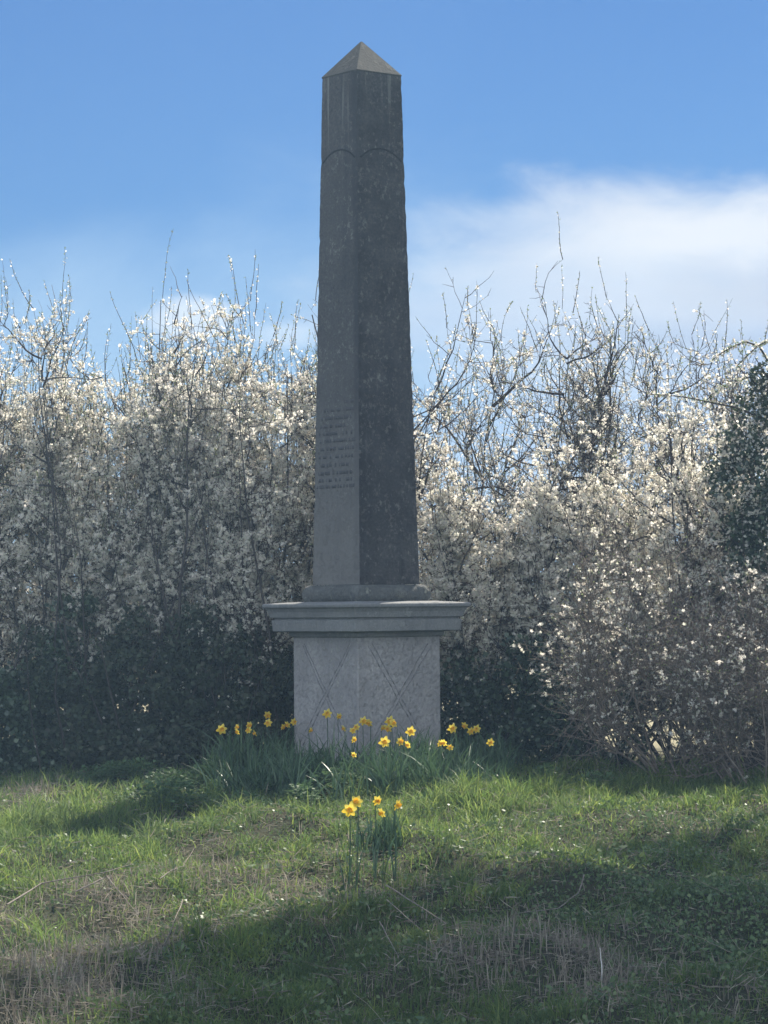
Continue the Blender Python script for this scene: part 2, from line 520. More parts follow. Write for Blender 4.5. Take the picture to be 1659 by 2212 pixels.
def strip_on_face(acc, pts, w, face, off, th=.006):
    """thin raised line over points (u across, z) on a face; face 0 = left-hand visible, 1 = right-hand visible"""
    P3 = []
    for (u, z, h) in pts:
        if face == 0: P3.append((-h - off, -u, z))     # normal -x
        else: P3.append((u, -h - off, z))              # normal -y
    P3 = np.array(P3)
    n = np.array([-1.0, 0, 0]) if face == 0 else np.array([0, -1.0, 0])
    for a, b in zip(P3[:-1], P3[1:]):
        d = norm(b - a); s = np.cross(d, n) * w / 2
        a_, b_ = a - d * w * .3, b + d * w * .3
        V = [a_ - s, a_ + s, b_ + s, b_ - s]
        V = V + [v + n * th for v in V]
        F = [(0, 3, 2, 1), (4, 5, 6, 7), (0, 1, 5, 4), (1, 2, 6, 5), (2, 3, 7, 6), (3, 0, 4, 7)]
        acc.add(V, F)


# which local faces look at the camera: root turned by 45-TH, camera is on -y
# local (-x,-y) corner points to the camera; local -x face is on the left, -y face on the right
def hs(z): return sh_bot + (sh_top - sh_bot) * (z - zb) / (zt - zb)


for face in (0, 1):
    acc = Acc(); pts = []
    for i in range(17):
        t = -1 + 2 * i / 16
        z = z0(352) + (z0(330) - z0(352)) * (1 - abs(t) ** 2.2)
        pts.append((t * hs(z) * .86, z, hs(z)))
    strip_on_face(acc, pts, .014, face, -.0035, .0062)
    acc.build('carved_arch', M_GROOVE, obel)
# worn lettering: rows of short strokes on the left-hand face, too weathered to read
g = random.Random(5)
rows = [(872, .35, .75), (888, -.6, .75), (905, -.7, .7), (922, -.75, .75), (938, -.8, .7), (954, -.75, .8), (971, -.85, .8), (988, -.8, .75), (1006, -.7, .6), (1023, -.8, .75), (1038, -.78, .75), (1052, -.85, .8)]
for (dy, a, b) in rows:
    acc = Acc(); z = z0(dy); h = hs(z); u = a * h
    while u < b * h:
        w = g.uniform(.012, .024)
        if g.random() < .8:
            hh = .012
            strip_on_face(acc, [(u, z - hh, hs(z - hh)), (u, z + hh, hs(z + hh))], .0095, 0, -.003, .0046)
            if g.random() < .75: strip_on_face(acc, [(u + w * .65, z - hh, hs(z - hh)), (u + w * .65, z + hh, hs(z + hh))], .0095, 0, -.003, .0046)
            k = g.random()
            if k < .65:
                q = g.choice((-hh, 0, hh))
                strip_on_face(acc, [(u + .004, z + q * .8, hs(z)), (u + w * .62, z + q * .8, hs(z))], .007, 0, -.0028, .0048)
        u += w + g.choice((.006, .006, .008, .02))
    acc.build('worn_inscription_line', M_LETTER, obel)
# crossed relief bands on the pedestal
for face in (0, 1):
    acc = Acc(); bar = Acc()
    zc, zl, zh = (z0(1502), z0(1605), z0(1392))
    rng2 = ((-.70, zh, .62, zl - .02), (.72, zh - .01, -.72, zl)) if face == 1 else ((-.75, zl, .78, zh), (.55, zl + .1, -.66, zh))
    for j, (u1, z1, u2, z2) in enumerate(rng2):
        p1 = np.array([u1 * hp, z1]); p2 = np.array([u2 * hp, z2]); d = (p2 - p1) / np.linalg.norm(p2 - p1); s = np.array([-d[1], d[0]])
        w = .020
        for q in (-1, 1):
            n_ = 10; pts = []
            for i in range(n_ + 1):
                t = i / n_
                p = p1 + (p2 - p1) * t + s * q * w * (1.15 - .5 * t) + s * .004 * math.sin(i * 2.1 + j)
                pts.append((p[0], p[1], hp))
            strip_on_face(acc, pts, .009, face, -.0025, .0045 + .0004 * j)
    acc.build('carved_cross', M_GROOVE2, obel)


# ------------------------------------------------------------------ blossom shrubs
def shrub(name, x, y, height, radius, label, cat, group, seed, nstem=12, nbr=190, ntw=1050, nfl=7000, nyoung=1200,
          low=1.5, solid=2.6, spread=.85, whips=40, flower=.0145, twig_len=.42, leafmat=None, stem_r=.017, topthin=.78, hfrac=(.7, 1.0), lean=(0, 0), bark=None, twigmat=None, whip_len=.6):
    g = np.random.default_rng(seed)
    gz = float(hill(x, y))
    root = empty(name, (x, y, gz)); tag(root, label, cat, group)
    # stems
    a = g.uniform(0, 2 * math.pi, nstem); st = np.stack([np.cos(a) * .18 * radius, np.sin(a) * .18 * radius, np.full(nstem, -.08)], 1)
    out = np.stack([np.cos(a) * spread, np.sin(a) * spread, np.ones(nstem)], 1) + np.array([lean[0], lean[1], 0]) + g.normal(size=(nstem, 3)) * .12
    hl = height * g.uniform(*hfrac, nstem)
    s1 = grow(st, out, hl, 10, .10, .06, g)
    # keep inside the crown radius
    def squash(p):
        c = np.array([lean[0], lean[1]]) * p[..., 2:3] * .8
        q = p[..., :2] - c
        r = np.linalg.norm(q, axis=-1, keepdims=True); f = np.where(r > radius * .8, (radius * .8 + (r - radius * .8) * .35) / np.maximum(r, 1e-6), 1)
        p[..., :2] = c + q * f * np.array([1, .46])
        zz = p[..., 2]; top = height * .93
        p[..., 2] = np.where(zz > top, top + (zz - top) * .15, zz)
        return p
    s1 = squash(s1)
    wood = Acc()
    k = np.linspace(0, 1, 11)
    tubes(wood, s1, stem_r * (1.05 - .85 * k)[None] * g.uniform(.6, 1.2, nstem)[:, None], 5)
    p, d, t, _ = sample(s1, nbr, .22, 1, g)
    d2 = norm(d * .8 + rdir(nbr, g) * np.array([1.6, 1.2, .8]) + np.array([0, 0, -.05]))
    s2 = squash(grow(p, d2, g.uniform(.4, 1.0, nbr) * radius * 1.05 * (1.15 - .5 * t), 7, .16, .07, g))
    k = np.linspace(0, 1, 8)
    tubes(wood, s2, stem_r * .5 * (1.1 - .85 * k)[None] * g.uniform(.5, 1.2, nbr)[:, None], 4)
    wood.build('trunk', bark or M_BARK, root, True)
    tw = Acc()
    p, d, t, _ = sample(s2, ntw, .15, 1, g)
    d3 = norm(d * .5 + rdir(ntw, g) * 1.2 + np.array([0, 0, .3]))
    s3 = grow(p, d3, g.uniform(.35, 1.2, ntw) * twig_len, 5, .2, .08, g)
    k = np.linspace(0, 1, 6)
    tubes(tw, s3, (.0034 * (1.15 - .8 * k))[None] * g.uniform(.7, 1.3, ntw)[:, None], 3)
    # whips above the crown
    tops = None
    if whips:
        pz = s3[:, -1]; order = np.argsort(-pz[:, 2] - .5 * np.sin(pz[:, 0] * 3))[:max(whips + 5, int(ntw * .45))]; sel = g.choice(order, whips, replace=False)
        s4 = grow(pz[sel], np.tile([0, 0, 1.15], (whips, 1)) + g.normal(size=(whips, 3)) * .38, g.uniform(.25, 1.0, whips) * whip_len, 6, .07, .10, g)
        k = np.linspace(0, 1, 7)
        tubes(tw, s4, (.0036 * (1.1 - .7 * k))[None] * g.uniform(.7, 1.3, (whips, 1)), 3)
        tops = s4
    # short thorny spurs
    ns = ntw * 3
    p, d, t, _ = sample(s3, ns, .1, 1, g)
    s5 = grow(p, norm(d * .5 + rdir(ns, g)), g.uniform(.04, .14, ns), 2, .15, .05, g)
    tubes(tw, s5, np.tile([.0026, .0022, .0014], (ns, 1)), 3)
    tw.build('twigs', twigmat or M_TWIG, root)
    # blossom
    def keep(pos):
        z = pos[:, 2]
        f = np.clip((z - low) / max(.01, (solid - low)), 0, 1)
        top = np.clip((z - height * topthin) / (height * (1.0 - topthin)), 0, 1)
        # ragged light and dark clumps
        cl = np.sin((pos[:, 0] + x) * 5.1 + seed) * np.sin(pos[:, 2] * 4.3 + seed * 2) * np.sin(pos[:, 1] * 3.9 + pos[:, 0] * 2.2)
        return g.random(len(pos)) < np.clip(f + .04, 0, 1) * (1 - .75 * top) * np.clip(.9 + .7 * cl, .25, 1)
    if nfl:
        fl = Acc()
        pa, _, _, _ = sample(s5, nfl, .3, 1, g); pb, _, _, _ = sample(s3, nfl // 2, .2, 1, g)
        c = np.concatenate([pa, pb]); c = c[keep(c)]
        c = c[g.random(len(c)) < .6]; cs = g.integers(2, 6, len(c)); c = np.repeat(c, cs, axis=0); c = c + g.normal(size=c.shape) * .0115
        flowers(fl, c, flower * g.uniform(.5, 1.3, len(c)), g)
        if tops is not None:
            p, d, _, _ = sample(tops, whips * 7, .05, .95, g)
            flowers(fl, p + g.normal(size=p.shape) * .008, flower * .75, g)
        fl.build('blossom', M_BLOSSOM, root)
    if nyoung:
        lv = Acc()
        p, d, _, _ = sample(s3, nyoung, .3, 1, g)
        leaves(lv, p, .022, g, d, .5)
        if tops is not None:
            p, d, _, _ = sample(tops, whips * 16, .05, 1, g)
            leaves(lv, p, .022, g, d, .45, .6)
        lv.build('young_leaves', leafmat or M_YOUNG, root)
    return root


def at(dx, Yd): return P(dx, 1310, Yd).x


def ztop(dy, Yd): return P(829, dy, Yd).z


HB = 'blossoming blackthorn shrubs of the hedge'
#        dx,   Y,   top dy, radius, options, label
spec = [
    (-100, 26.9, 630, 1.1, dict(nfl=15000, low=.6, solid=1.8, whips=90), 'white blossoming blackthorn cut by the left edge of the photo'),
    (90, 26.6, 655, 1.15, dict(nfl=19000, low=.6, solid=1.8, whips=260, nyoung=4600), 'broad blackthorn full of blossom with upright shoots, near the left edge'),
    (275, 27.0, 640, 1.1, dict(nfl=18000, low=.6, solid=1.8, whips=260, nyoung=4600), 'blackthorn with upright green tipped shoots, second in the row left of the obelisk'),
    (430, 26.6, 690, 1.05, dict(nfl=18000, low=.5, solid=1.7, whips=110, nyoung=2400), 'lower rounded white blackthorn in the dip of the hedge left of the obelisk'),
    (570, 27.1, 575, .95, dict(nfl=13000, low=.5, solid=1.6, whips=150, whip_len=.75, nyoung=3200), 'tallest blackthorn left of the obelisk, with long bare whips above its blossom'),
    (185, 26.9, 680, .95, dict(nfl=13000, low=.6, solid=1.8, whips=240, nyoung=4200), 'blackthorn filling the hedge between the two broadest shrubs at the left'),
    (350, 27.1, 690, .9, dict(nfl=12000, low=.6, solid=1.8, whips=190, nyoung=3600), 'blackthorn at the left side of the dip under the small white cloud'),
    (500, 26.8, 660, .8, dict(nfl=11000, low=.6, solid=1.8, whips=120, nyoung=2600), 'blackthorn leaning on the tallest one left of the obelisk'),
    (665, 26.35, 690, .75, dict(nfl=14000, low=.4, solid=1.3, whips=90), 'bright white blackthorn whose blossom touches the left side of the obelisk'),
    (800, 27.6, 660, .65, dict(nfl=7000, low=.8, solid=1.6, whips=60), 'blackthorn mostly hidden behind the obelisk shaft'),
    (1010, 27.2, 565, 1.5, dict(nfl=6500, low=.8, solid=1.6, ntw=1700, nstem=9, nbr=190, spread=.7, whips=240, stem_r=.026, hfrac=(.85, 1.0), nyoung=4200, topthin=.85, flower=.013, whip_len=.5), 'open fan shaped tree with dark bare limbs just right of the obelisk'),
    (1300, 27.5, 640, 1.5, dict(nfl=6500, low=1.0, solid=1.9, ntw=1700, nstem=10, nbr=190, spread=.7, whips=240, hfrac=(.82, 1.0), nyoung=4600, topthin=.8, flower=.013, whip_len=.5), 'thin twiggy tree with green tips against the cloud, right of the fan shaped tree'),
    (1010, 26.3, 1000, .6, dict(nfl=9000, low=.4, solid=1.2, whips=20), 'low white blossoming shrub beside the right edge of the obelisk base'),
    (1180, 26.1, 885, 1.05, dict(nfl=21000, low=.5, solid=1.5, whips=40), 'wide mound of cream blossom right of the obelisk'),
    (1400, 25.9, 850, 1.05, dict(nfl=21000, low=.4, solid=1.4, whips=50, topthin=.85), 'blossoming shrub leaning against the dark ivy clad tree'),
    (1480, 27.3, 770, .95, dict(nfl=5000, low=.8, solid=1.8, ntw=1000, whips=110, nyoung=2600, flower=.013, whip_len=.45), 'slender pale twigged tree between the cloud and the arching branch'),
    (1600, 27.0, 850, .95, dict(nfl=10000, low=.8, solid=1.8, whips=10), 'blossoming shrub behind the ivy clad tree at the right edge'),
    (1650, 25.3, 750, .75, dict(nfl=14000, low=1.5, solid=2.5, whips=0, ntw=800, nyoung=4200, topthin=.92), 'flowering shrub with grey green leaves rising out of the ivy at the right edge'),
]
for i, (dx, Yd, td, rad, kw, lab) in enumerate(spec):
    shrub('blackthorn_shrub', at(dx, Yd), Yd, ztop(td, Yd), rad, lab, 'shrub', HB, 100 + i, **kw)
# a second row behind, seen through the gaps
for i, (dx, Yd, td, rad, lab) in enumerate([
    (30, 28.6, 860, 1.0, 'far row blackthorn seen through the hedge at the far left'),
    (330, 28.7, 900, 1.0, 'far row blackthorn seen through the hedge below the small cloud'),
    (600, 28.8, 960, .9, 'far row blackthorn seen through the gap left of the obelisk'),
    (960, 28.9, 1060, .8, 'far row blackthorn seen under the limbs of the fan shaped tree'),
    (1250, 28.8, 980, 1.0, 'far row blackthorn behind the wide mound of cream blossom'),
    (1500, 28.8, 1000, .9, 'far row blackthorn glimpsed between the twiggy shrub and the ivy')]):
    shrub('blackthorn_shrub', at(dx, Yd), Yd, ztop(td, Yd), rad, lab, 'shrub', 'blackthorn shrubs of the far row', 140 + i, nfl=2600, ntw=320, nbr=60, low=.6, solid=1.5, whips=15, nyoung=900)

# twiggy tangle low on the right
shrub('twiggy_shrub', at(1480, 24.1), 24.1, 1.95, .95, 'brown leafless twiggy shrub with crossing stems low on the right', 'shrub', None, 201,
      nstem=16, nbr=170, ntw=1300, nfl=4800, nyoung=3000, low=.1, solid=2.2, spread=.9, whips=0, stem_r=.013, twig_len=.55, bark=M_PALETWIG, twigmat=M_PALETWIG, flower=.0145)
shrub('twiggy_shrub', at(1640, 23.6), 23.6, 1.5, .75, 'tangle of brown twigs in front of the ivy at the right edge', 'shrub', None, 202,
      nstem=12, nbr=120, ntw=900, nfl=2800, nyoung=2000, low=.1, solid=2.2, spread=.9, whips=0, stem_r=.011, twig_len=.5, bark=M_PALETWIG, twigmat=M_PALETWIG, flower=.0145)


# ------------------------------------------------------------------ ivy and undergrowth
def ivy_mass(name, x, y, rx, ry, h, label, cat, seed, n=9000, size=.05, mat=None, group=None, z0_=0.0, nfl=0, nst=14):
    g = np.random.default_rng(seed)
    gz = float(hill(x, y)); root = empty(name, (x, y, gz)); tag(root, label, cat, group)
    # clump centres fill the volume
    nc = 150
    u = rdir(nc, g) * (g.random((nc, 1)) ** .45); u[:, 2] = g.random(nc) ** 1.1 * (.80 + .26 * np.sin(u[:, 0] * 4 + seed))
    cc = u * np.array([rx, ry, h * .92]) * np.stack([1.05 - .3 * u[:, 2] ** 3] * 2 + [np.ones(nc)], 1)
    i = g.integers(0, nc, n)
    rr = g.uniform(.10, .22, nc)
    p = cc[i] + rdir(n, g) * (g.random((n, 1)) ** .4) * rr[i][:, None] * np.array([1, 1, .8])
    p = p[p[:, 2] > .02]
    a = Acc(); leaves(a, p, size, g, None, .85); a.build('leaves', mat or M_IVY, root)
    w = Acc(); s = g.normal(size=(nst, 3)) * np.array([rx * .4, ry * .4, 0]) + np.array([0, 0, -.05])
    pts = grow(s, g.normal(size=(nst, 3)) * .25 + np.array([0, 0, 1]), np.full(nst, (h + z0_) * .85), 9, .1, .05, g)
    tubes(w, pts, (.016 * np.linspace(1.1, .3, 10))[None] * g.uniform(.5, 1.3, nst)[:, None], 4)
    w.build('stems', M_BARK, root, True)
    if nfl:
        f = Acc(); k = g.choice(len(p), nfl); flowers(f, p[k] + np.array([0, -.03, 0]), .015 * g.uniform(.7, 1.2, nfl), g); f.build('blossom', M_BLOSSOM, root)
    return root


UG = 'dark thickets at the foot of the hedge'
for i, (dx, Yd, rx, ry, top, lab, n, mt, nfl) in enumerate([
    (20, 26.2, .85, .6, 1225, 'dark ivy thicket under the blossom at the left edge', 13000, M_IVY, 40),
    (210, 26.3, .80, .6, 1290, 'dark shaded thicket second from the left edge', 15000, M_IVY2, 60),
    (390, 26.3, .80, .55, 1310, 'dark shaded thicket around the pale upright stem', 15000, M_IVY2, 90),
    (560, 26.35, .70, .5, 1340, 'dark shaded thicket just left of the pedestal', 14000, M_IVY2, 120),
    (790, 26.8, .70, .45, 1300, 'dark thicket behind the pedestal', 9000, M_IVY2, 40),
    (1045, 26.05, .55, .45, 1400, 'dark green bush just right of the pedestal', 7000, M_IVY, 260),
    (1220, 25.8, .62, .5, 1360, 'dark green bush reaching the grass right of the daffodils', 9000, M_IVY, 420)]):
    ivy_mass('ivy_bush', at(dx, Yd), Yd, rx * 1.1, ry, ztop(top + (0 if dx < 100 else 20), Yd), lab, 'bush', 300 + i, n, .05, mt, UG, 0, nfl)

# ivy clad tree at the right edge
g = np.random.default_rng(77)
ix, iy = at(1640, 25.4), 25.4
itree = empty('ivy_tree', (ix, iy, float(hill(ix, iy))))
tag(itree, 'dark ivy clad tree with an arching flowering branch at the right edge', 'tree')
w = Acc()
s = grow(np.array([[0, 0, -.1], [.05, .1, -.1], [-.05, .05, -.1]]), np.array([[.05, 0, 1], [.3, .1, 1], [-.12, .05, 1.0]]), np.array([3.6, 3.6, 3.0]), 12, .06, .05, g)
tubes(w, s, (.09 * np.linspace(1.1, .25, 13))[None] * np.array([1, .7, .6])[:, None], 7)
pb, db, tb, _ = sample(s, 60, .25, 1, g)
s2 = grow(pb, norm(db * .4 + rdir(60, g)), g.uniform(.4, .9, 60), 6, .15, .04, g)
tubes(w, s2, (.014 * np.linspace(1.1, .3, 7))[None] * np.ones((60, 1)), 4)
# arching branches over the sky, from the crown towards the left
arch = [[P(1690, 860, 25.4), P(1665, 790, 25.4), P(1640, 748, 25.35), P(1610, 738, 25.3), P(1580, 750, 25.25), P(1555, 765, 25.2), P(1538, 778, 25.2)],
        [P(1690, 930, 25.4), P(1650, 850, 25.4), P(1620, 815, 25.35), P(1592, 822, 25.3), P(1565, 835, 25.3), P(1540, 850, 25.3), P(1520, 872, 25.3)],
        [P(1690, 930, 25.4), P(1640, 900, 25.3), P(1590, 880, 25.3), P(1530, 868, 25.2), P(1480, 858, 25.2), P(1440, 853, 25.2), P(1405, 852, 25.2)],
        [P(1700, 800, 25.4), P(1685, 760, 25.4), P(1672, 735, 25.35), P(1655, 738, 25.3), P(1635, 748, 25.25), P(1615, 768, 25.2), P(1592, 790, 25.2)]]
ar = np.array([[tuple(q - Vector(itree.location)) for q in br] for br in arch])
tubes(w, ar, (.011 * np.linspace(1.1, .35, 7))[None] * np.ones((4, 1)), 5)
w.build('trunk', M_BARK, itree, True)
lf = Acc(); fl = Acc()
cc = []
for (dx, dy, Yd, r_) in [(1640, 880, 25.4, .22), (1600, 960, 25.3, .25), (1650, 990, 25.3, .3), (1560, 1010, 25.3, .2), (1600, 1060, 25.2, .28), (1640, 1110, 25.2, .3),
                         (1590, 1150, 25.2, .24), (1640, 1200, 25.1, .27), (1610, 1230, 25.1, .22), (1650, 1290, 25.1, .27), (1620, 1340, 25.1, .2), (1660, 1380, 25.1, .25),
                         (1690, 950, 25.3, .35), (1700, 1100, 25.2, .35), (1710, 1250, 25.2, .35), (1710, 1400, 25.1, .35), (1690, 1500, 25.1, .3), (1660, 1450, 25.1, .2), (1740, 850, 25.3, .35), (1655, 820, 25.35, .17),
                         (1780, 1000, 25.6, .45), (1790, 1200, 25.6, .45), (1790, 1400, 25.6, .45)]:
    c0 = P(dx, dy, Yd) - itree.location
    cc.append((*c0, r_))
cc = np.array(cc)
n = 23000; pr_ = np.where(cc[:, 2] > P(0, 1040, 25.3).z, .6, 1.0); i = g.choice(len(cc), n, p=pr_ / pr_.sum())
sub = cc[i, :3] + rdir(n, g) * (g.random((n, 1)) ** .5) * cc[i, 3:4]
cl = np.sin(sub[:, 0] * 11) * np.sin(sub[:, 2] * 9 + 1) * np.sin(sub[:, 1] * 8)
sub = sub[g.random(n) < np.clip(.62 + 1.2 * cl, .05, 1)]
leaves(lf, sub, .042, g, None, .85)
lf.build('ivy_leaves', M_IVY, itree)
k = g.choice(len(sub), 3600); q = sub[k] + rdir(3600, g) * .05 + np.array([0, -.06, 0])
top_w = np.clip((q[:, 2] - 1.4) / 1.3, .22, 1); q = q[g.random(len(q)) < top_w]
flowers(fl, q, .016 * g.uniform(.7, 1.2, len(q)), g)
p, d, _, _ = sample(ar, 330, .1, 1, g); p = p + g.normal(size=p.shape) * .014
flowers(fl, p, .016 * g.uniform(.7, 1.2, len(p)), g)
fl.build('blossom', M_BLOSSOM, itree)
lf = Acc(); p, d, _, _ = sample(ar, 420, .1, 1, g); leaves(lf, p + g.normal(size=p.shape) * .01, .026, g, d, .6); lf.build('young_leaves', M_YOUNG, itree)


# ------------------------------------------------------------------ single sticks and canes
def stick(name, pts, r0, label, cat='stick', mat=None, group=None):
    pts = [Vector(p) for p in pts]; o0 = pts[0].copy()
    # resample smoothly
    P_ = np.array([tuple(p - o0) for p in pts]); tt = np.linspace(0, len(P_) - 1, 3 * (len(P_) - 1) + 1)
    Q = np.stack([np.interp(tt, np.arange(len(P_)), P_[:, j]) for j in range(3)], 1)
    gg = np.random.default_rng(len(label) * 7 + int(abs(o0.x) * 100)); Q[1:-1] += gg.normal(size=(len(Q) - 2, 3)) * r0 * .25
    a = Acc(); tubes(a, Q[None], (r0 * .7 * np.linspace(1, .4, len(Q)))[None], 6)
    o = a.build(name, mat or M_STRAWSTEM, None, True); o.location = o0
    return tag(o, label, cat, group)


def lay(seq, lift=.05): return [G(a, b) + Vector((0, 0, lift + .03)) for a, b in seq]


stick('pale_stem', [P(404, 1560, 26.3), P(409, 1480, 26.3), P(412, 1400, 26.3), P(414, 1320, 26.35), P(420, 1240, 26.4)], .011, 'thin pale upright stem against the dark thicket left of the obelisk', 'stem')
stick('garden_cane', [G(1302, 2138), G(1302, 2138) + Vector((-.005, .0, .13)), G(1302, 2138) + Vector((-.012, .0, .225))], .006, 'thin white tipped cane standing upright in the stubble at lower right', 'cane',
      rough_mat('white_cane', (.55, .52, .48), (.8, .78, .74), 15))
stick('fallen_stem', lay([(15, 1998), (90, 1950), (230, 1925), (285, 1908)], .09), .008, 'long pale dead stem lying across the dry grass at lower left', group='dead stems lying in the grass')
stick('fallen_stem', lay([(165, 1968), (200, 1950), (232, 1935), (265, 1978), (300, 2020)], .09), .007, 'bent dead stem like an upturned V at lower left', group='dead stems lying in the grass')
stick('fallen_stem', lay([(345, 1930), (370, 1912), (395, 1902), (420, 1860)], .06), .006, 'short dead stem lying in the brown patch left of the front daffodils', group='dead stems lying in the grass')
stick('fallen_stem', lay([(834, 1955), (900, 1998), (964, 2040)], .09), .007, 'straight dead stem slanting down to the right below the front daffodils', group='dead stems lying in the grass')
stick('fallen_stem', lay([(836, 1980), (875, 2015), (915, 2050)], .07), .005, 'thinner dead stem beside the straight slanting one', group='dead stems lying in the grass')
stick('fallen_stem', lay([(820, 2028), (845, 2075), (862, 2110)], .07), .006, 'short steep dead stem below the slanting ones at centre bottom', group='dead stems lying in the grass')
stick('fallen_stem', lay([(1262, 1935), (1250, 1975), (1205, 2010), (1120, 2022)], .10), .007, 'curved dead bramble stem in the stubble right of centre', group='dead stems lying in the grass')
stick('fallen_stem', lay([(395, 1983), (375, 2035), (350, 2095)], .08), .006, 'steep dead stem between the two brown patches at lower left', group='dead stems lying in the grass')
stick('diagonal_branch', [P(1375, 1480, 24.9), P(1450, 1420, 24.95), P(1540, 1340, 25.0), P(1600, 1280, 25.1), P(1650, 1215, 25.2)], .016, 'dark straight branch slanting up to the right through the twiggy shrub', 'branch', M_BARK)
stick('diagonal_branch', [P(1330, 1400, 25.0), P(1420, 1350, 24.95), P(1530, 1250, 25.0), P(1590, 1170, 25.1)], .010, 'thinner dark branch above and parallel to the straight slanting one', 'branch', M_BARK)

# ------------------------------------------------------------------ daffodils
def daffodil_proto(face_tilt, seed):
    """stem .34 m high, flower on top looking along -y"""
    g = np.random.default_rng(seed)
    root = empty('daffodil')
    H = .34
    zt_ = np.linspace(0, 1, 9)
    pts = np.stack([.02 * np.sin(zt_ * 2), .015 * (1 - np.cos(zt_ * 1.5)), zt_ * H], 1)
    tip = pts[-1]
    n1 = np.array([0, -math.cos(face_tilt), math.sin(face_tilt)])
    neck = np.stack([tip, tip + np.array([0, .003, .010]), tip + np.array([0, -.008, .016]), tip + np.array([0, -.02, .014])])
    a = Acc(); tubes(a, pts[None], np.full((1, 9), .0035), 5); tubes(a, neck[None], np.array([[.0035, .0036, .0035, .004]]), 5)
    a.build('stem', M_DLEAF, root, True)
    c = tip + np.array([0, -.022, .014])
    u = np.array([1.0, 0, 0]); v = np.cross(n1, u)
    a = Acc()
    for k in range(6):
        t = k * math.pi / 3 + .2; dd = u * math.cos(t) + v * math.sin(t); sd = -u * math.sin(t) + v * math.cos(t)
        off = n1 * (.001 if k % 2 else -.001)
        L_, W_ = .041 * g.uniform(.9, 1.1), .026
        prof = [(0, .006), (.3, W_ * .42), (.55, W_ * .5), (.8, W_ * .36), (1, .002)]
        V = []
        for (f, hw) in prof:
            cen = c + dd * L_ * f + n1 * (.006 * math.sin(f * 2.5)) + off
            V += [cen - sd * hw, cen + n1 * .002, cen + sd * hw]
        F = []
        for r_ in range(4):
            for q_ in range(2):
                b = r_ * 3 + q_; F.append((b, b + 1, b + 4, b + 3))
        a.add(V, F)
    a.build('petals', M_PETAL, root, True)
    a = Acc(); rings = [(0, .009), (.010, .0095), (.020, .011), (.026, .0155)]
    V = []; m_ = 12
    for (h, r_) in rings:
        for k in range(m_):
            t = k * 2 * math.pi / m_; rr = r_ * (1 + (.12 if k % 2 else -.05) * (h > .022))
            V.append(c + n1 * h + (u * math.cos(t) + v * math.sin(t)) * rr)
    F = [(i * m_ + k, i * m_ + (k + 1) % m_, (i + 1) * m_ + (k + 1) % m_, (i + 1) * m_ + k) for i in range(3) for k in range(m_)]
    a.add(V, F); a.build('trumpet', M_CORONA, root, True)
    for q_ in range(2):
        t = g.uniform(0, 6.28); ln = .30
        s_ = np.linspace(0, 1, 6); dx_ = np.array([math.cos(t), math.sin(t), 0]); sd = np.array([-math.sin(t), math.cos(t), 0])
        V = []
        for f in s_:
            cen = dx_ * (.01 + .07 * f ** 2) + np.array([0, 0, ln * f]); hw = .006 * (1 - f ** 4) + .0006
            V += [cen - sd * hw, cen + sd * hw]
        a = Acc(); a.add(V, [(2 * i, 2 * i + 1, 2 * i + 3, 2 * i + 2) for i in range(5)]); a.build('leaf', M_DLEAF, root)
    return root


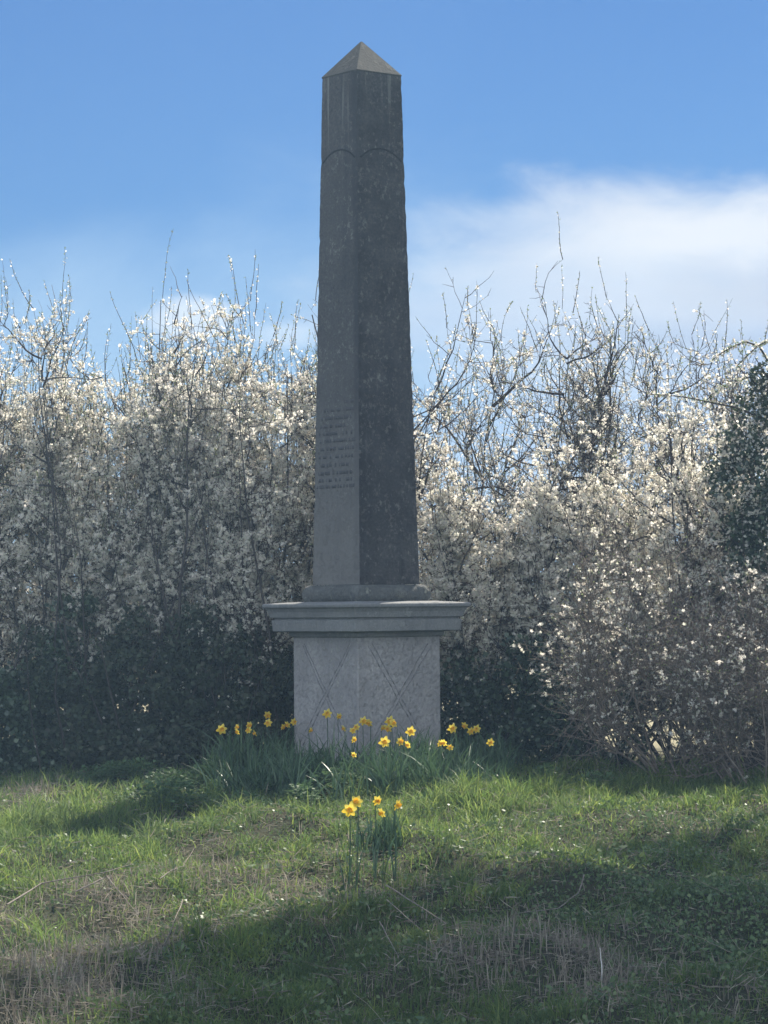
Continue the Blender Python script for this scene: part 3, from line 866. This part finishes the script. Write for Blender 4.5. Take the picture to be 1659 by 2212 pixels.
protos = [daffodil_proto(R(5), 1), daffodil_proto(R(-22), 2), daffodil_proto(R(25), 3)]
used = [False] * 3
DAFF = [  # dx, dy, Y, proto, turn, size, label
    (473, 1576, 24.3, 0, 10, 1.05, 'large orange tinged daffodil at the left end of the long clump'),
    (507, 1570, 24.6, 1, 60, .7, 'small daffodil turned aside, next to the leftmost large one'),
    (512, 1580, 24.5, 1, -50, .7, 'small nodding daffodil just below another near the left end of the clump'),
    (533, 1566, 24.6, 1, 40, .8, 'daffodil nodding to the right, fourth from the left end of the clump'),
    (535, 1578, 24.4, 2, -30, .75, 'daffodil under the fourth one from the left end'),
    (552, 1583, 24.2, 1, -70, .75, 'pale yellow daffodil seen side on, left of the pedestal'),
    (573, 1544, 25.0, 1, 20, .85, 'highest daffodil left of the pedestal'),
    (576, 1562, 24.9, 0, -15, .85, 'daffodil directly under the highest one left of the pedestal'),
    (607, 1570, 25.0, 1, 50, .7, 'small orange daffodil, left one of the row touching the left side of the pedestal'),
    (620, 1565, 25.0, 1, -40, .75, 'small orange daffodil, middle one of the row touching the left side of the pedestal'),
    (630, 1560, 24.9, 0, 30, .75, 'small orange daffodil, last of the row, overlapping the left edge of the pedestal'),
    (702, 1542, 24.3, 0, 0, .95, 'highest daffodil in front of the pedestal, on its left face'),
    (728, 1547, 24.3, 1, 30, .7, 'small daffodil right of the highest one in front of the pedestal'),
    (667, 1577, 24.0, 1, 60, .65, 'lone low daffodil in front of the left half of the pedestal'),
    (743, 1573, 23.9, 1, -60, .7, 'small yellow daffodil left of the orange cluster in front of the pedestal'),
    (758, 1579, 23.9, 2, 20, .7, 'orange daffodil, lowest on the left of the cluster before the pedestal corner'),
    (768, 1571, 24.0, 0, -25, .7, 'orange daffodil, in the middle of the cluster before the pedestal corner'),
    (780, 1558, 24.1, 0, 15, .9, 'larger orange daffodil, left one of the pair above the cluster'),
    (795, 1561, 24.1, 1, -35, .85, 'larger orange daffodil, right one of the pair above the cluster'),
    (823, 1572, 24.0, 1, 45, .65, 'dull orange daffodil between the pair and the bright group of the pedestal'),
    (838, 1558, 24.0, 0, -10, 1.0, 'upper bright yellow daffodil of the group right of the pedestal corner'),
    (844, 1564, 23.9, 2, 30, .9, 'middle bright yellow daffodil of the group right of the pedestal corner'),
    (835, 1573, 23.9, 1, -20, .85, 'lower bright yellow daffodil of the group right of the pedestal corner'),
    (882, 1580, 23.7, 0, 5, 1.0, 'bright yellow daffodil facing the camera, before the right half of the pedestal'),
    (825, 1603, 23.4, 0, 0, 1.1, 'largest pale yellow daffodil facing the camera, low in front of the pedestal'),
    (859, 1602, 23.4, 0, 40, .9, 'pale yellow daffodil turned right, beside the largest pale one'),
    (880, 1608, 23.4, 1, -45, .8, 'pale daffodil hanging below the bright one on the right half'),
    (760, 1597, 23.5, 1, 50, .75, 'pale daffodil low in front of the pedestal corner'),
    (762, 1630, 23.2, 1, -20, .6, 'small greenish daffodil deepest in the leaves before the pedestal'),
    (972, 1574, 24.2, 0, 10, .95, 'bright yellow daffodil just right of the pedestal'),
    (1002, 1567, 24.5, 1, -30, .8, 'upper orange daffodil of the three right of the pedestal'),
    (1012, 1580, 24.4, 0, 25, .8, 'lower orange daffodil of the three right of the pedestal'),
    (1026, 1575, 24.4, 0, -10, .85, 'right hand orange daffodil of the three right of the pedestal'),
    (946, 1605, 23.6, 1, 45, .75, 'left greenish yellow daffodil of the low pair right of the pedestal'),
    (958, 1604, 23.6, 1, -40, .75, 'right greenish yellow daffodil of the low pair right of the pedestal'),
    (969, 1615, 23.5, 2, 0, .7, 'greenish yellow daffodil hanging below the low pair'),
    (1055, 1604, 23.8, 0, 15, .8, 'yellow daffodil at the right end of the long clump'),
    (748, 1750, 18.6, 0, 0, 1.1, 'yellow daffodil facing the camera, lower left of the small front clump'),
    (765, 1733, 18.7, 2, -15, 1.05, 'orange yellow daffodil, upper left of the small front clump'),
    (808, 1729, 18.9, 1, 35, .85, 'dull yellow daffodil at the top of the small front clump'),
    (824, 1755, 18.7, 1, -50, .8, 'hanging orange daffodil low in the middle of the small front clump'),
    (852, 1738, 18.8, 1, 60, .95, 'orange daffodil seen side on at the right of the small front clump'),
]
for (dx, dy, Yd, pi_, turn, sz, lab) in DAFF:
    hd = P(dx, dy, Yd)
    gx, gy = hd.x, hd.y + .02
    gz = float(hill(gx, gy)) - .01
    Hh = hd.z - gz
    sc = 1.08 * sz
    if not used[pi_]:
        root = protos[pi_]; used[pi_] = True
    else:
        src = protos[pi_]
        root = src.copy(); COL.objects.link(root)
        for ch in src.children:
            if ch.name.startswith('leaf') and Yd > 20 and random.random() < .0: continue
            c = ch.copy(); COL.objects.link(c); c.parent = root
    # stem stretched to reach the height of the flower, flower itself kept in proportion
    root.location = (gx, gy, gz); root.rotation_euler = (0, 0, R(turn)); root.scale = (sc, sc, sc)
    drop = Hh / sc - .354
    for c in root.children:
        nm = c.name.split('.')[0]
        if nm in ('petals', 'trumpet'): c.location = (0, 0, drop)
        elif nm == 'stem': c.scale = (1, 1, (.354 + drop) / .354)
    tag(root, lab, 'daffodil', 'daffodils in the small front clump' if Yd < 20 else 'daffodils around the foot of the obelisk')


# strap leaves of the daffodils
def straps(acc, base, H, W, g, lean=.35, K=4):
    n = len(base); a = g.uniform(0, 2 * math.pi, n); d = np.stack([np.cos(a), np.sin(a), np.zeros(n)], 1)
    b = g.uniform(0, math.pi, n); sd = np.stack([np.cos(b), np.sin(b), np.zeros(n)], 1)
    ln = g.uniform(.05, 1, n) * lean
    V = []
    for k in range(K + 1):
        f = k / K
        c = base + d * (H * ln * f ** 1.8)[:, None] + np.array([0, 0, 1]) * (H * (f - .25 * ln * f ** 2.5))[:, None]
        hw = (W * .5 * (1 - f ** 3) + .0004)[:, None] if np.ndim(W) else (W * .5 * (1 - f ** 3) + .0004)
        V += [c - sd * hw, c + sd * hw]
    V = np.stack(V, 1); m_ = V.shape[1]; b0 = (np.arange(n) * m_)[:, None]
    F = np.stack([np.concatenate([b0 + 2 * i, b0 + 2 * i + 1, b0 + 2 * i + 3, b0 + 2 * i + 2], 1) for i in range(K)], 1).reshape(-1, 4)
    acc.add(V, F)


g = np.random.default_rng(5)
for (nm, clumps, lab) in (('daffodil_leaves', 'main', 'long bank of blue green daffodil leaves around the foot of the obelisk'),
                          ('daffodil_leaves', 'front', 'small upright tuft of daffodil leaves standing in the grass in front')):
    a = Acc(); B = []; Hs = []
    if clumps == 'main':
        for _ in range(125):
            dx = g.choice([500, 560, 620, 700, 790, 850, 910, 980, 1040]) + g.normal() * 26; Yd = g.uniform(22.9, 24.6) if 610 < dx < 970 else g.uniform(23.3, 25.3)
            edge = max(0, min(1, (dx - 440) / 80, (1115 - dx) / 90))
            cx = at(dx, Yd)
            # keep off the pedestal
            if abs(cx - OX) + abs(Yd - OY) < .80: continue
            k = 26; q = np.stack([cx + g.normal(size=k) * .07, Yd + g.normal(size=k) * .07], 1); B.append(q); Hs.append(np.full(k, g.uniform(.22, .48) * (.6 + .4 * edge)))
    else:
        c0 = G(826, 1835); k = 85
        q = np.stack([c0.x + g.normal(size=k) * .075, c0.y + g.normal(size=k) * .08], 1); B.append(q); Hs.append(np.full(k, .25))
        c0 = G(775, 1838); k = 30
        q = np.stack([c0.x + g.normal(size=k) * .09, c0.y + g.normal(size=k) * .05], 1); B.append(q); Hs.append(np.full(k, .20))
    B = np.concatenate(B); Hs = np.concatenate(Hs) * g.uniform(.55, 1.15, len(B))
    base = np.stack([B[:, 0], B[:, 1], hill(B[:, 0], B[:, 1]) - .01], 1)
    straps(a, base, Hs, .015, g, .85 if clumps == 'main' else .55, 5)
    tag(a.build(nm, M_DLEAF, None, False), lab, 'daffodil leaves', kind='stuff')

# ------------------------------------------------------------------ grass and ground cover
def gpix(dx, dy):
    p = G(dx, dy); return np.array([p.x, p.y])


def bump2(x, y, spots):
    """sum of soft spots (dx, dy, half width px, half height px, weight) given where they lie on the ground"""
    o = np.zeros_like(x)
    for (dx, dy, wx, wy, s) in spots:
        c = gpix(dx, dy); a = gpix(dx, dy - wy)[1]; b = gpix(dx, min(dy + wy, 2400))[1]
        ry = (a - b) / 2 + .05; rx = wx * KPX * c[1]
        o += s * np.exp(-((x - c[0]) / rx) ** 2 - ((y - c[1]) / ry) ** 2)
    return o


def fnoise(x, y, s, seed):
    r_ = np.random.default_rng(seed); o = 0; 
    for k in range(7):
        a = r_.uniform(0, 6.28); f = s * r_.uniform(.6, 2.4)
        o = o + np.sin((x * math.cos(a) + y * math.sin(a)) * f + r_.uniform(0, 6.28))
    return o / 3.2


DRY = [(90, 2120, 230, 80, 1.3), (330, 2060, 130, 50, .6), (560, 1920, 260, 45, .75), (120, 1940, 130, 25, .8), (90, 1718, 70, 14, .9), (1130, 2030, 150, 60, .9),
       (1300, 2110, 200, 50, .7), (1060, 2100, 180, 50, .5), (930, 1930, 90, 30, .35), (1620, 2190, 80, 40, .7), (480, 2190, 120, 30, .5), (930, 2190, 120, 20, .3)]
GREEN = [(40, 1800, 140, 45, 1.2), (260, 1780, 150, 30, .7), (1150, 1715, 250, 22, 1.3), (1500, 1720, 140, 18, .8), (520, 2100, 150, 60, .5), (830, 2170, 150, 50, .8), (300, 1850, 120, 20, .6), (980, 1780, 150, 30, .4)]
WEED = [(1350, 1950, 260, 60, 1.1), (1560, 2000, 180, 110, 1.1), (1400, 1800, 300, 40, .8), (560, 1990, 180, 50, .5), (900, 1850, 150, 40, .5)]


def region(n, g, y0=11.5, y1=27.2):
    # denser near the camera
    u = g.random(n); y = y0 * (y1 / y0) ** u
    x = g.uniform(-1, 1, n) * (y * .133 + 1.1)
    return x, y


g = np.random.default_rng(21)
ped = lambda x, y: (np.abs(x - OX) + np.abs(y - OY)) > .68
# green grass
n = 420000
x, y = region(n, g)
dry = bump2(x, y, DRY); grn = bump2(x, y, GREEN); wd = bump2(x, y, WEED)
nz = fnoise(x, y, 3.2, 4)
tuft = fnoise(x, y, 9, 9)
keep = (g.random(n) < np.clip(.58 + .42 * nz + .5 * grn - .7 * dry - .4 * wd, .10, 1)) & ped(x, y)
x, y, grn, tuft, dry = x[keep], y[keep], grn[keep], tuft[keep], dry[keep]
H = np.clip(.045 + .05 * tuft + .04 * grn, .018, .17) * g.uniform(.5, 1.5, len(x)) * (1 + .02 * (y - 10))
a = Acc(); straps(a, np.stack([x, y, hill(x, y) - .004], 1), H, .0030 + .00018 * y * g.uniform(.5, 1.5, len(x)), g, 1.2, 3)
# tussocks: blades arching out of one root
nt_ = 620; tx, ty = region(nt_, g, 11.5, 25.5); w_ = np.clip(.35 + .5 * bump2(tx, ty, GREEN) - .2 * bump2(tx, ty, DRY), .1, 1); k_ = (g.random(nt_) < w_) & ped(tx, ty); tx, ty = tx[k_], ty[k_]
nb = 46; bx = np.repeat(tx, nb) + g.normal(size=len(tx) * nb) * .035; by = np.repeat(ty, nb) + g.normal(size=len(tx) * nb) * .045
hh = np.repeat(g.uniform(.09, .22, len(tx)), nb) * g.uniform(.5, 1.2, len(bx))
straps(a, np.stack([bx, by, hill(bx, by) - .004], 1), hh, .0035 + .00015 * by, g, 1.7, 4)
tag(a.build('grass', M_GRASS), 'rough green grass growing over the bank', 'grass', kind='stuff')
# dry grass and litter: stubble standing, litter lying
n = 170000
x, y = region(n, g)
dry = bump2(x, y, DRY); nz = fnoise(x, y, 4.5, 14)
keep = (g.random(n) < np.clip(.14 + .14 * nz + 1.0 * dry * np.clip(.6 + .7 * fnoise(x, y, 7, 55), .15, 1.2), .04, 1)) & ped(x, y)
x, y, dry = x[keep], y[keep], dry[keep]
a = Acc(); b3 = np.stack([x, y, hill(x, y) - .002], 1)
lie = g.random(len(x)) < .66
nl = lie.sum(); d = norm(g.normal(size=(nl, 3)) * np.array([1, 1, .22])); d[:, 2] = np.abs(d[:, 2]); sd = norm(np.cross(d, rdir(nl, g)))
c = b3[lie] + np.stack([np.zeros(nl), np.zeros(nl), g.uniform(0, .05, nl)], 1)
kites(a, c, d, sd, g.uniform(.04, .15, nl), .0035 + .0002 * y[lie])
straps(a, b3[~lie], g.uniform(.04, .17, (~lie).sum()) * np.clip(.6 + .6 * dry[~lie], .5, 1.3), .0030 + .00016 * y[~lie], g, .5, 3)
# long dead stems tangled flat
ns_ = 1500; sx_, sy_ = region(ns_, g, 11.5, 24); k_ = g.random(ns_) < np.clip(.3 + .8 * bump2(sx_, sy_, DRY) + .3 * bump2(sx_, sy_, WEED), 0, 1); sx_, sy_ = sx_[k_], sy_[k_]
m_ = len(sx_); dd = g.normal(size=(m_, 3)) * np.array([1, 1, .12]); dd[:, 2] = np.abs(dd[:, 2]) + .03
st_ = grow(np.stack([sx_, sy_, hill(sx_, sy_) + g.uniform(.02, .06, m_)], 1), dd, g.uniform(.12, .5, m_), 6, .16, -.03, g)
st_[..., 2] = np.maximum(st_[..., 2], hill(st_[..., 0], st_[..., 1]) + .01)
tubes(a, st_, np.tile(.0022 * np.linspace(1.2, .5, 7), (m_, 1)), 3)
tag(a.build('dry_grass', M_DRY), 'dead straw coloured grass and stubble lying in brown patches', 'dry grass', kind='stuff')
# low leafy weeds
n = 230000
x, y = region(n, g)
wd = bump2(x, y, WEED); nz = fnoise(x, y, 5, 31); dry = bump2(x, y, DRY)
keep = (g.random(n) < np.clip(.2 + .25 * nz + .6 * wd - .15 * dry, .04, 1)) & ped(x, y)
x, y = x[keep], y[keep]
a = Acc(); nn = len(x); d = norm(g.normal(size=(nn, 3)) + np.array([0, 0, .5])); sd = norm(np.cross(d, rdir(nn, g)))
s = g.uniform(.012, .034, nn)
kites(a, np.stack([x, y, hill(x, y) + g.uniform(.005, .07, nn)], 1), d, sd, s, s * .8)
# broad leaves of dock and nettle in small rosettes
nr_ = 520; wx, wy = region(nr_, g, 11.5, 26); k_ = (g.random(nr_) < np.clip(.25 + .6 * bump2(wx, wy, WEED), 0, 1)) & ped(wx, wy); wx, wy = wx[k_], wy[k_]
q_ = 9; c_ = np.stack([np.repeat(wx, q_) + g.normal(size=len(wx) * q_) * .05, np.repeat(wy, q_) + g.normal(size=len(wx) * q_) * .06, np.zeros(len(wx) * q_)], 1)
c_[:, 2] = hill(c_[:, 0], c_[:, 1]) + g.uniform(.02, .10, len(c_)); dd = norm(g.normal(size=c_.shape) * np.array([1, 1, .4]) + np.array([0, 0, .25]))
kites(a, c_, dd, norm(np.cross(dd, norm(g.normal(size=c_.shape) * .4 + np.array([0, 0, 1])))), g.uniform(.03, .075, len(c_)), g.uniform(.02, .04, len(c_)))
tag(a.build('weeds', M_WEED), 'low dark leafy weeds creeping among the grass', 'weeds', kind='stuff')
# feathery cow parsley in mounds before the thicket
MND = [(300, 1668), (360, 1700), (430, 1690), (480, 1720), (540, 1700), (590, 1720), (640, 1690), (690, 1668), (710, 1700), (250, 1680), (390, 1735), (520, 1745), (650, 1740),
       (200, 1690), (60, 1660), (580, 1690), (740, 1690), (470, 1665), (330, 1730), (1180, 1690), (1290, 1700)]
a = Acc()
for (dx, dy) in MND:
    c = G(dx, dy + 8); k = 480
    r_ = g.uniform(.17, .30); u = rdir(k, g); u[:, 2] = np.abs(u[:, 2])
    p = np.array(c) + u * np.array([r_, r_, g.uniform(.14, .22)]) * (g.random((k, 1)) ** .3)
    # each frond a small fan of leaflets
    ax = norm(u * np.array([1, 1, .3]) + g.normal(size=(k, 3)) * .3); up = np.cross(ax, norm(np.cross(np.tile([0, 0, 1.0], (k, 1)), ax))); sd = np.cross(ax, up)
    for (t, q, sg) in ((0, .8, 0), (.3, .7, 1), (.3, .7, -1), (.65, .55, 1), (.65, .55, -1)):
        kites(a, p + ax * .03 * t, norm(ax + sd * sg * 1.0), norm(np.cross(norm(ax + sd * sg), up) + 1e-6), .028 * q * g.uniform(.7, 1.3, k), .012)
tag(a.build('cow_parsley', M_PARS), 'feathery green cow parsley in low mounds before the thicket', 'cow parsley', kind='stuff')
# white petals fallen in the grass
n = 120; x, y = region(n, g, 10, 26); pk = g.random(n) < .3 + .5 * (x > 0)
x, y = x[pk], y[pk]
a = Acc(); leaves(a, np.stack([x, y, hill(x, y) + g.uniform(.03, .08, len(x))], 1), .009, g, None, .8)
tag(a.build('fallen_petals', M_FALLEN), 'white petals scattered in the grass', 'petals', kind='stuff')

# ------------------------------------------------------------------ unseen trees added outside the frame to shade the bank
SUN_AZ, SUN_EL = R(25), R(51)      # azimuth to the right of straight ahead
sd_ = np.array([math.sin(SUN_AZ) * math.cos(SUN_EL), math.cos(SUN_AZ) * math.cos(SUN_EL), math.sin(SUN_EL)])


def shade_tree(x, y, h, r_, label, seed, n=9000, z_lo=.45):
    g = np.random.default_rng(seed); root = empty('added_shade_tree', (x, y, float(hill(x, y)))); tag(root, label, 'tree', 'unseen tall trees added to shade the bank')
    w = Acc(); ns = 5
    tr = grow(np.array([[0, 0, -.2]]), np.array([[0, 0, 1.0]]), np.array([h * .9]), 12, .03, .05, g); tubes(w, tr, (.22 * np.linspace(1.1, .15, 13))[None], 8)
    p, d, t, _ = sample(tr, 50, z_lo * .8, 1, g); s2 = grow(p, norm(rdir(50, g) * np.array([1, 1, .3]) + np.array([0, 0, .4])), g.uniform(.5, 1, 50) * r_, 8, .12, .03, g)
    tubes(w, s2, (.05 * np.linspace(1.1, .2, 9))[None] * np.ones((50, 1)), 5)
    w.build('trunk', M_BARK, root, True)
    p, d, t, _ = sample(s2, 90, .3, 1, g); i = g.integers(0, 90, n)
    c = p[i] + rdir(n, g) * (g.random((n, 1)) ** .5) * g.uniform(.35, .7, 90)[i][:, None]
    a = Acc(); leaves(a, c, .11, g, None, .8); a.build('crown', M_IVY, root)


shade_tree(4.7, 25.3, 14.5, 3.7, 'tall unseen tree added for shade outside the right edge, nearest the hedge', 901, 28000, .74)
shade_tree(4.3, 21.8, 13.5, 3.5, 'tall unseen tree added for shade outside the right edge, nearest the camera', 902, 24000, .72)
shade_tree(6.6, 23.6, 15, 3.2, 'tallest unseen tree added for shade, standing farthest outside the right edge', 903, 11000, .66)

# ------------------------------------------------------------------ light and sky
sun_d = bpy.data.lights.new('sun', 'SUN'); sun_d.energy = 5.0; sun_d.angle = R(.5); sun_d.color = (1, .92, .80)
sun = bpy.data.objects.new('sun', sun_d); COL.objects.link(sun)
sun.rotation_euler = Vector(tuple(sd_)).to_track_quat('Z', 'Y').to_euler()
wd_ = bpy.data.worlds.new('World'); scn.world = wd_; wd_.use_nodes = True
nt = wd_.node_tree; nt.nodes.clear(); L = nt.links
wo = nd(nt, 'ShaderNodeOutputWorld'); bg = nd(nt, 'ShaderNodeBackground')
sky = nd(nt, 'ShaderNodeTexSky'); sky.sky_type = 'NISHITA'; sky.sun_disc = False; sky.sun_elevation = SUN_EL; sky.sun_rotation = SUN_AZ
sky.air_density = 1.0; sky.dust_density = .25; sky.ozone_density = 2.5; sky.altitude = 100
SKY_STR = .0385; EXPO = 1.02
bg.inputs[1].default_value = SKY_STR
tc = nd(nt, 'ShaderNodeTexCoord')


def vec(dx, dy):
    return (P(dx, dy, 1) - Vector((0, 0, CAM_H))).normalized()


def cloud(dx, dy, wx, wy, nscale, seed, lo, hi):
    """soft cloud: direction compared with the cloud's own centre, torn by noise"""
    c = vec(dx, dy)
    mp = nd(nt, 'ShaderNodeMapping'); mp.vector_type = 'POINT'; mp.inputs['Location'].default_value = (-c.x / (wx * KPX), 0, -c.z / (wy * KPX)); mp.inputs['Scale'].default_value = (1 / (wx * KPX), 0, 1 / (wy * KPX))
    L.new(tc.outputs['Generated'], mp.inputs[0])
    no = nd(nt, 'ShaderNodeTexNoise'); no.inputs['Scale'].default_value = nscale; no.inputs['Detail'].default_value = 8; no.inputs['Roughness'].default_value = .56; no.inputs['Distortion'].default_value = .4
    mp2 = nd(nt, 'ShaderNodeMapping'); mp2.inputs['Location'].default_value = (seed, seed * 2, 0); mp2.inputs['Scale'].default_value = (1, 1, 2.2)
    L.new(tc.outputs['Generated'], mp2.inputs[0]); L.new(mp2.outputs[0], no.inputs['Vector'])
    ln = nd(nt, 'ShaderNodeVectorMath', operation='LENGTH'); L.new(mp.outputs[0], ln.inputs[0])
    s1 = nd(nt, 'ShaderNodeMath', operation='SUBTRACT'); s1.inputs[0].default_value = 1.0; L.new(ln.outputs['Value'], s1.inputs[1])
    s2 = nd(nt, 'ShaderNodeMath', operation='MULTIPLY_ADD'); L.new(no.outputs[0], s2.inputs[0]); s2.inputs[1].default_value = 1.6; s2.inputs[2].default_value = -.8
    s3 = nd(nt, 'ShaderNodeMath', operation='ADD'); L.new(s1.outputs[0], s3.inputs[0]); L.new(s2.outputs[0], s3.inputs[1])
    mr = nd(nt, 'ShaderNodeMapRange'); mr.interpolation_type = 'SMOOTHSTEP'; mr.inputs[1].default_value = lo; mr.inputs[2].default_value = hi
    L.new(s3.outputs[0], mr.inputs[0])
    # only ahead
    sy = nd(nt, 'ShaderNodeSeparateXYZ'); L.new(tc.outputs['Generated'], sy.inputs[0])
    gt = nd(nt, 'ShaderNodeMath', operation='GREATER_THAN'); L.new(sy.outputs[1], gt.inputs[0]); gt.inputs[1].default_value = 0
    ml = nd(nt, 'ShaderNodeMath', operation='MULTIPLY'); L.new(mr.outputs[0], ml.inputs[0]); L.new(gt.outputs[0], ml.inputs[1])
    return ml.outputs[0]


def wmix(f, a, col, amt=1.0):
    mu = nd(nt, 'ShaderNodeMath', operation='MULTIPLY'); L.new(f, mu.inputs[0]); mu.inputs[1].default_value = amt
    mx = nd(nt, 'ShaderNodeMix', data_type='RGBA'); L.new(mu.outputs[0], mx.inputs['Factor']); L.new(a, mx.inputs['A'])
    mx.inputs['B'].default_value = (*[v / SKY_STR / 2 ** EXPO for v in col], 1)
    return mx.outputs['Result']


CLOUDS = True
tint = nd(nt, 'ShaderNodeMix', data_type='RGBA'); tint.blend_type = 'MULTIPLY'; tint.inputs['Factor'].default_value = 1
tint.inputs['B'].default_value = (.32, .60, 1.0, 1); L.new(sky.outputs[0], tint.inputs['A'])
col = tint.outputs['Result']
if CLOUDS:
    col = wmix(cloud(1560, 1000, 1250, 640, 7, 3.1, .1, .75), col, (.50, .58, .78), .92)       # hazy grey blue body
    col = wmix(cloud(1260, 640, 620, 230, 15, 2.3, -.15, .8), col, (.74, .78, .87), .8)
    col = wmix(cloud(1480, 510, 580, 140, 20, 7.7, -.15, .9), col, (.90, .91, .94), .95)       # bright upper edge
    col = wmix(cloud(1150, 470, 420, 90, 22, 9.2, .1, 1.1), col, (.66, .74, .88), .6)
    col = wmix(cloud(1600, 640, 300, 90, 20, 4.2, 0, .9), col, (.70, .71, .77), .7)
    col = wmix(cloud(1450, 740, 420, 60, 20, 6.2, 0, .9), col, (.44, .50, .66), .6)
    col = wmix(cloud(420, 690, 115, 65, 26, 5.2, -.1, .55), col, (.90, .92, .97), .95)
    col = wmix(cloud(620, 720, 110, 50, 26, 8.2, 0, .9), col, (.80, .87, .96), .7)
    col = wmix(cloud(500, 1000, 1700, 620, 6, 2.2, 0, 1.15), col, (.54, .72, .92), .85)
# broken bright cloud added as fill light in the unseen sky behind the camera
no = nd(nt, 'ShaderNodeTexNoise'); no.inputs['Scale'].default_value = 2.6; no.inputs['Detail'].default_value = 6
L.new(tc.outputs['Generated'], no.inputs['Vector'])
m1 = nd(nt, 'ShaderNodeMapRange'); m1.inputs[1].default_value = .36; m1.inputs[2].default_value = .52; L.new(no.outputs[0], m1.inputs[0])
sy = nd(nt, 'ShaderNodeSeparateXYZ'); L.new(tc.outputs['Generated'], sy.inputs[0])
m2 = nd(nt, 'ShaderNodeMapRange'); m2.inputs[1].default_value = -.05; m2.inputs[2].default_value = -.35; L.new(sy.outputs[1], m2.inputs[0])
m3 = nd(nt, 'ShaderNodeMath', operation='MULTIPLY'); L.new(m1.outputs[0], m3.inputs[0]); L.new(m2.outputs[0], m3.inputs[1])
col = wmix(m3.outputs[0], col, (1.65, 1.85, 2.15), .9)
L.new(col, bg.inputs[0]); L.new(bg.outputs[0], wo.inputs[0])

# ------------------------------------------------------------------ scattering volume added to stand in for lens glare
hm, ht_ = mat_new('glare_volume'); vo = nd(ht_, 'ShaderNodeVolumePrincipled'); ho = nd(ht_, 'ShaderNodeOutputMaterial')
vo.inputs['Color'].default_value = (.48, .74, 1.0, 1); vo.inputs['Density'].default_value = .0021; vo.inputs['Anisotropy'].default_value = .45
ht_.links.new(vo.outputs[0], ho.inputs['Volume'])
hv = [(a_, b_, c_) for a_ in (-450, 450) for b_ in (-80, 950) for c_ in (-1.5, 14)]
hme = bpy.data.meshes.new('glare_veil'); hme.from_pydata(hv, [], [(0, 1, 3, 2), (4, 6, 7, 5), (0, 4, 5, 1), (2, 3, 7, 6), (0, 2, 6, 4), (1, 5, 7, 3)]); hme.update()
tag(link('glare_veil', hme, hm), 'thin bluish volume added to stand in for veiling lens glare', 'glare_veil', kind='stuff')

# ------------------------------------------------------------------ render settings
scn.view_settings.view_transform = 'Standard'; scn.view_settings.look = 'None'
scn.view_settings.exposure = EXPO; scn.view_settings.gamma = 1
scn.render.engine = 'CYCLES'
scn.cycles.max_bounces = 4; scn.cycles.diffuse_bounces = 3; scn.cycles.transmission_bounces = 3; scn.cycles.volume_bounces = 0; scn.cycles.transparent_max_bounces = 4
scn.cycles.use_denoising = True; scn.cycles.use_adaptive_sampling = True; scn.cycles.adaptive_threshold = .02
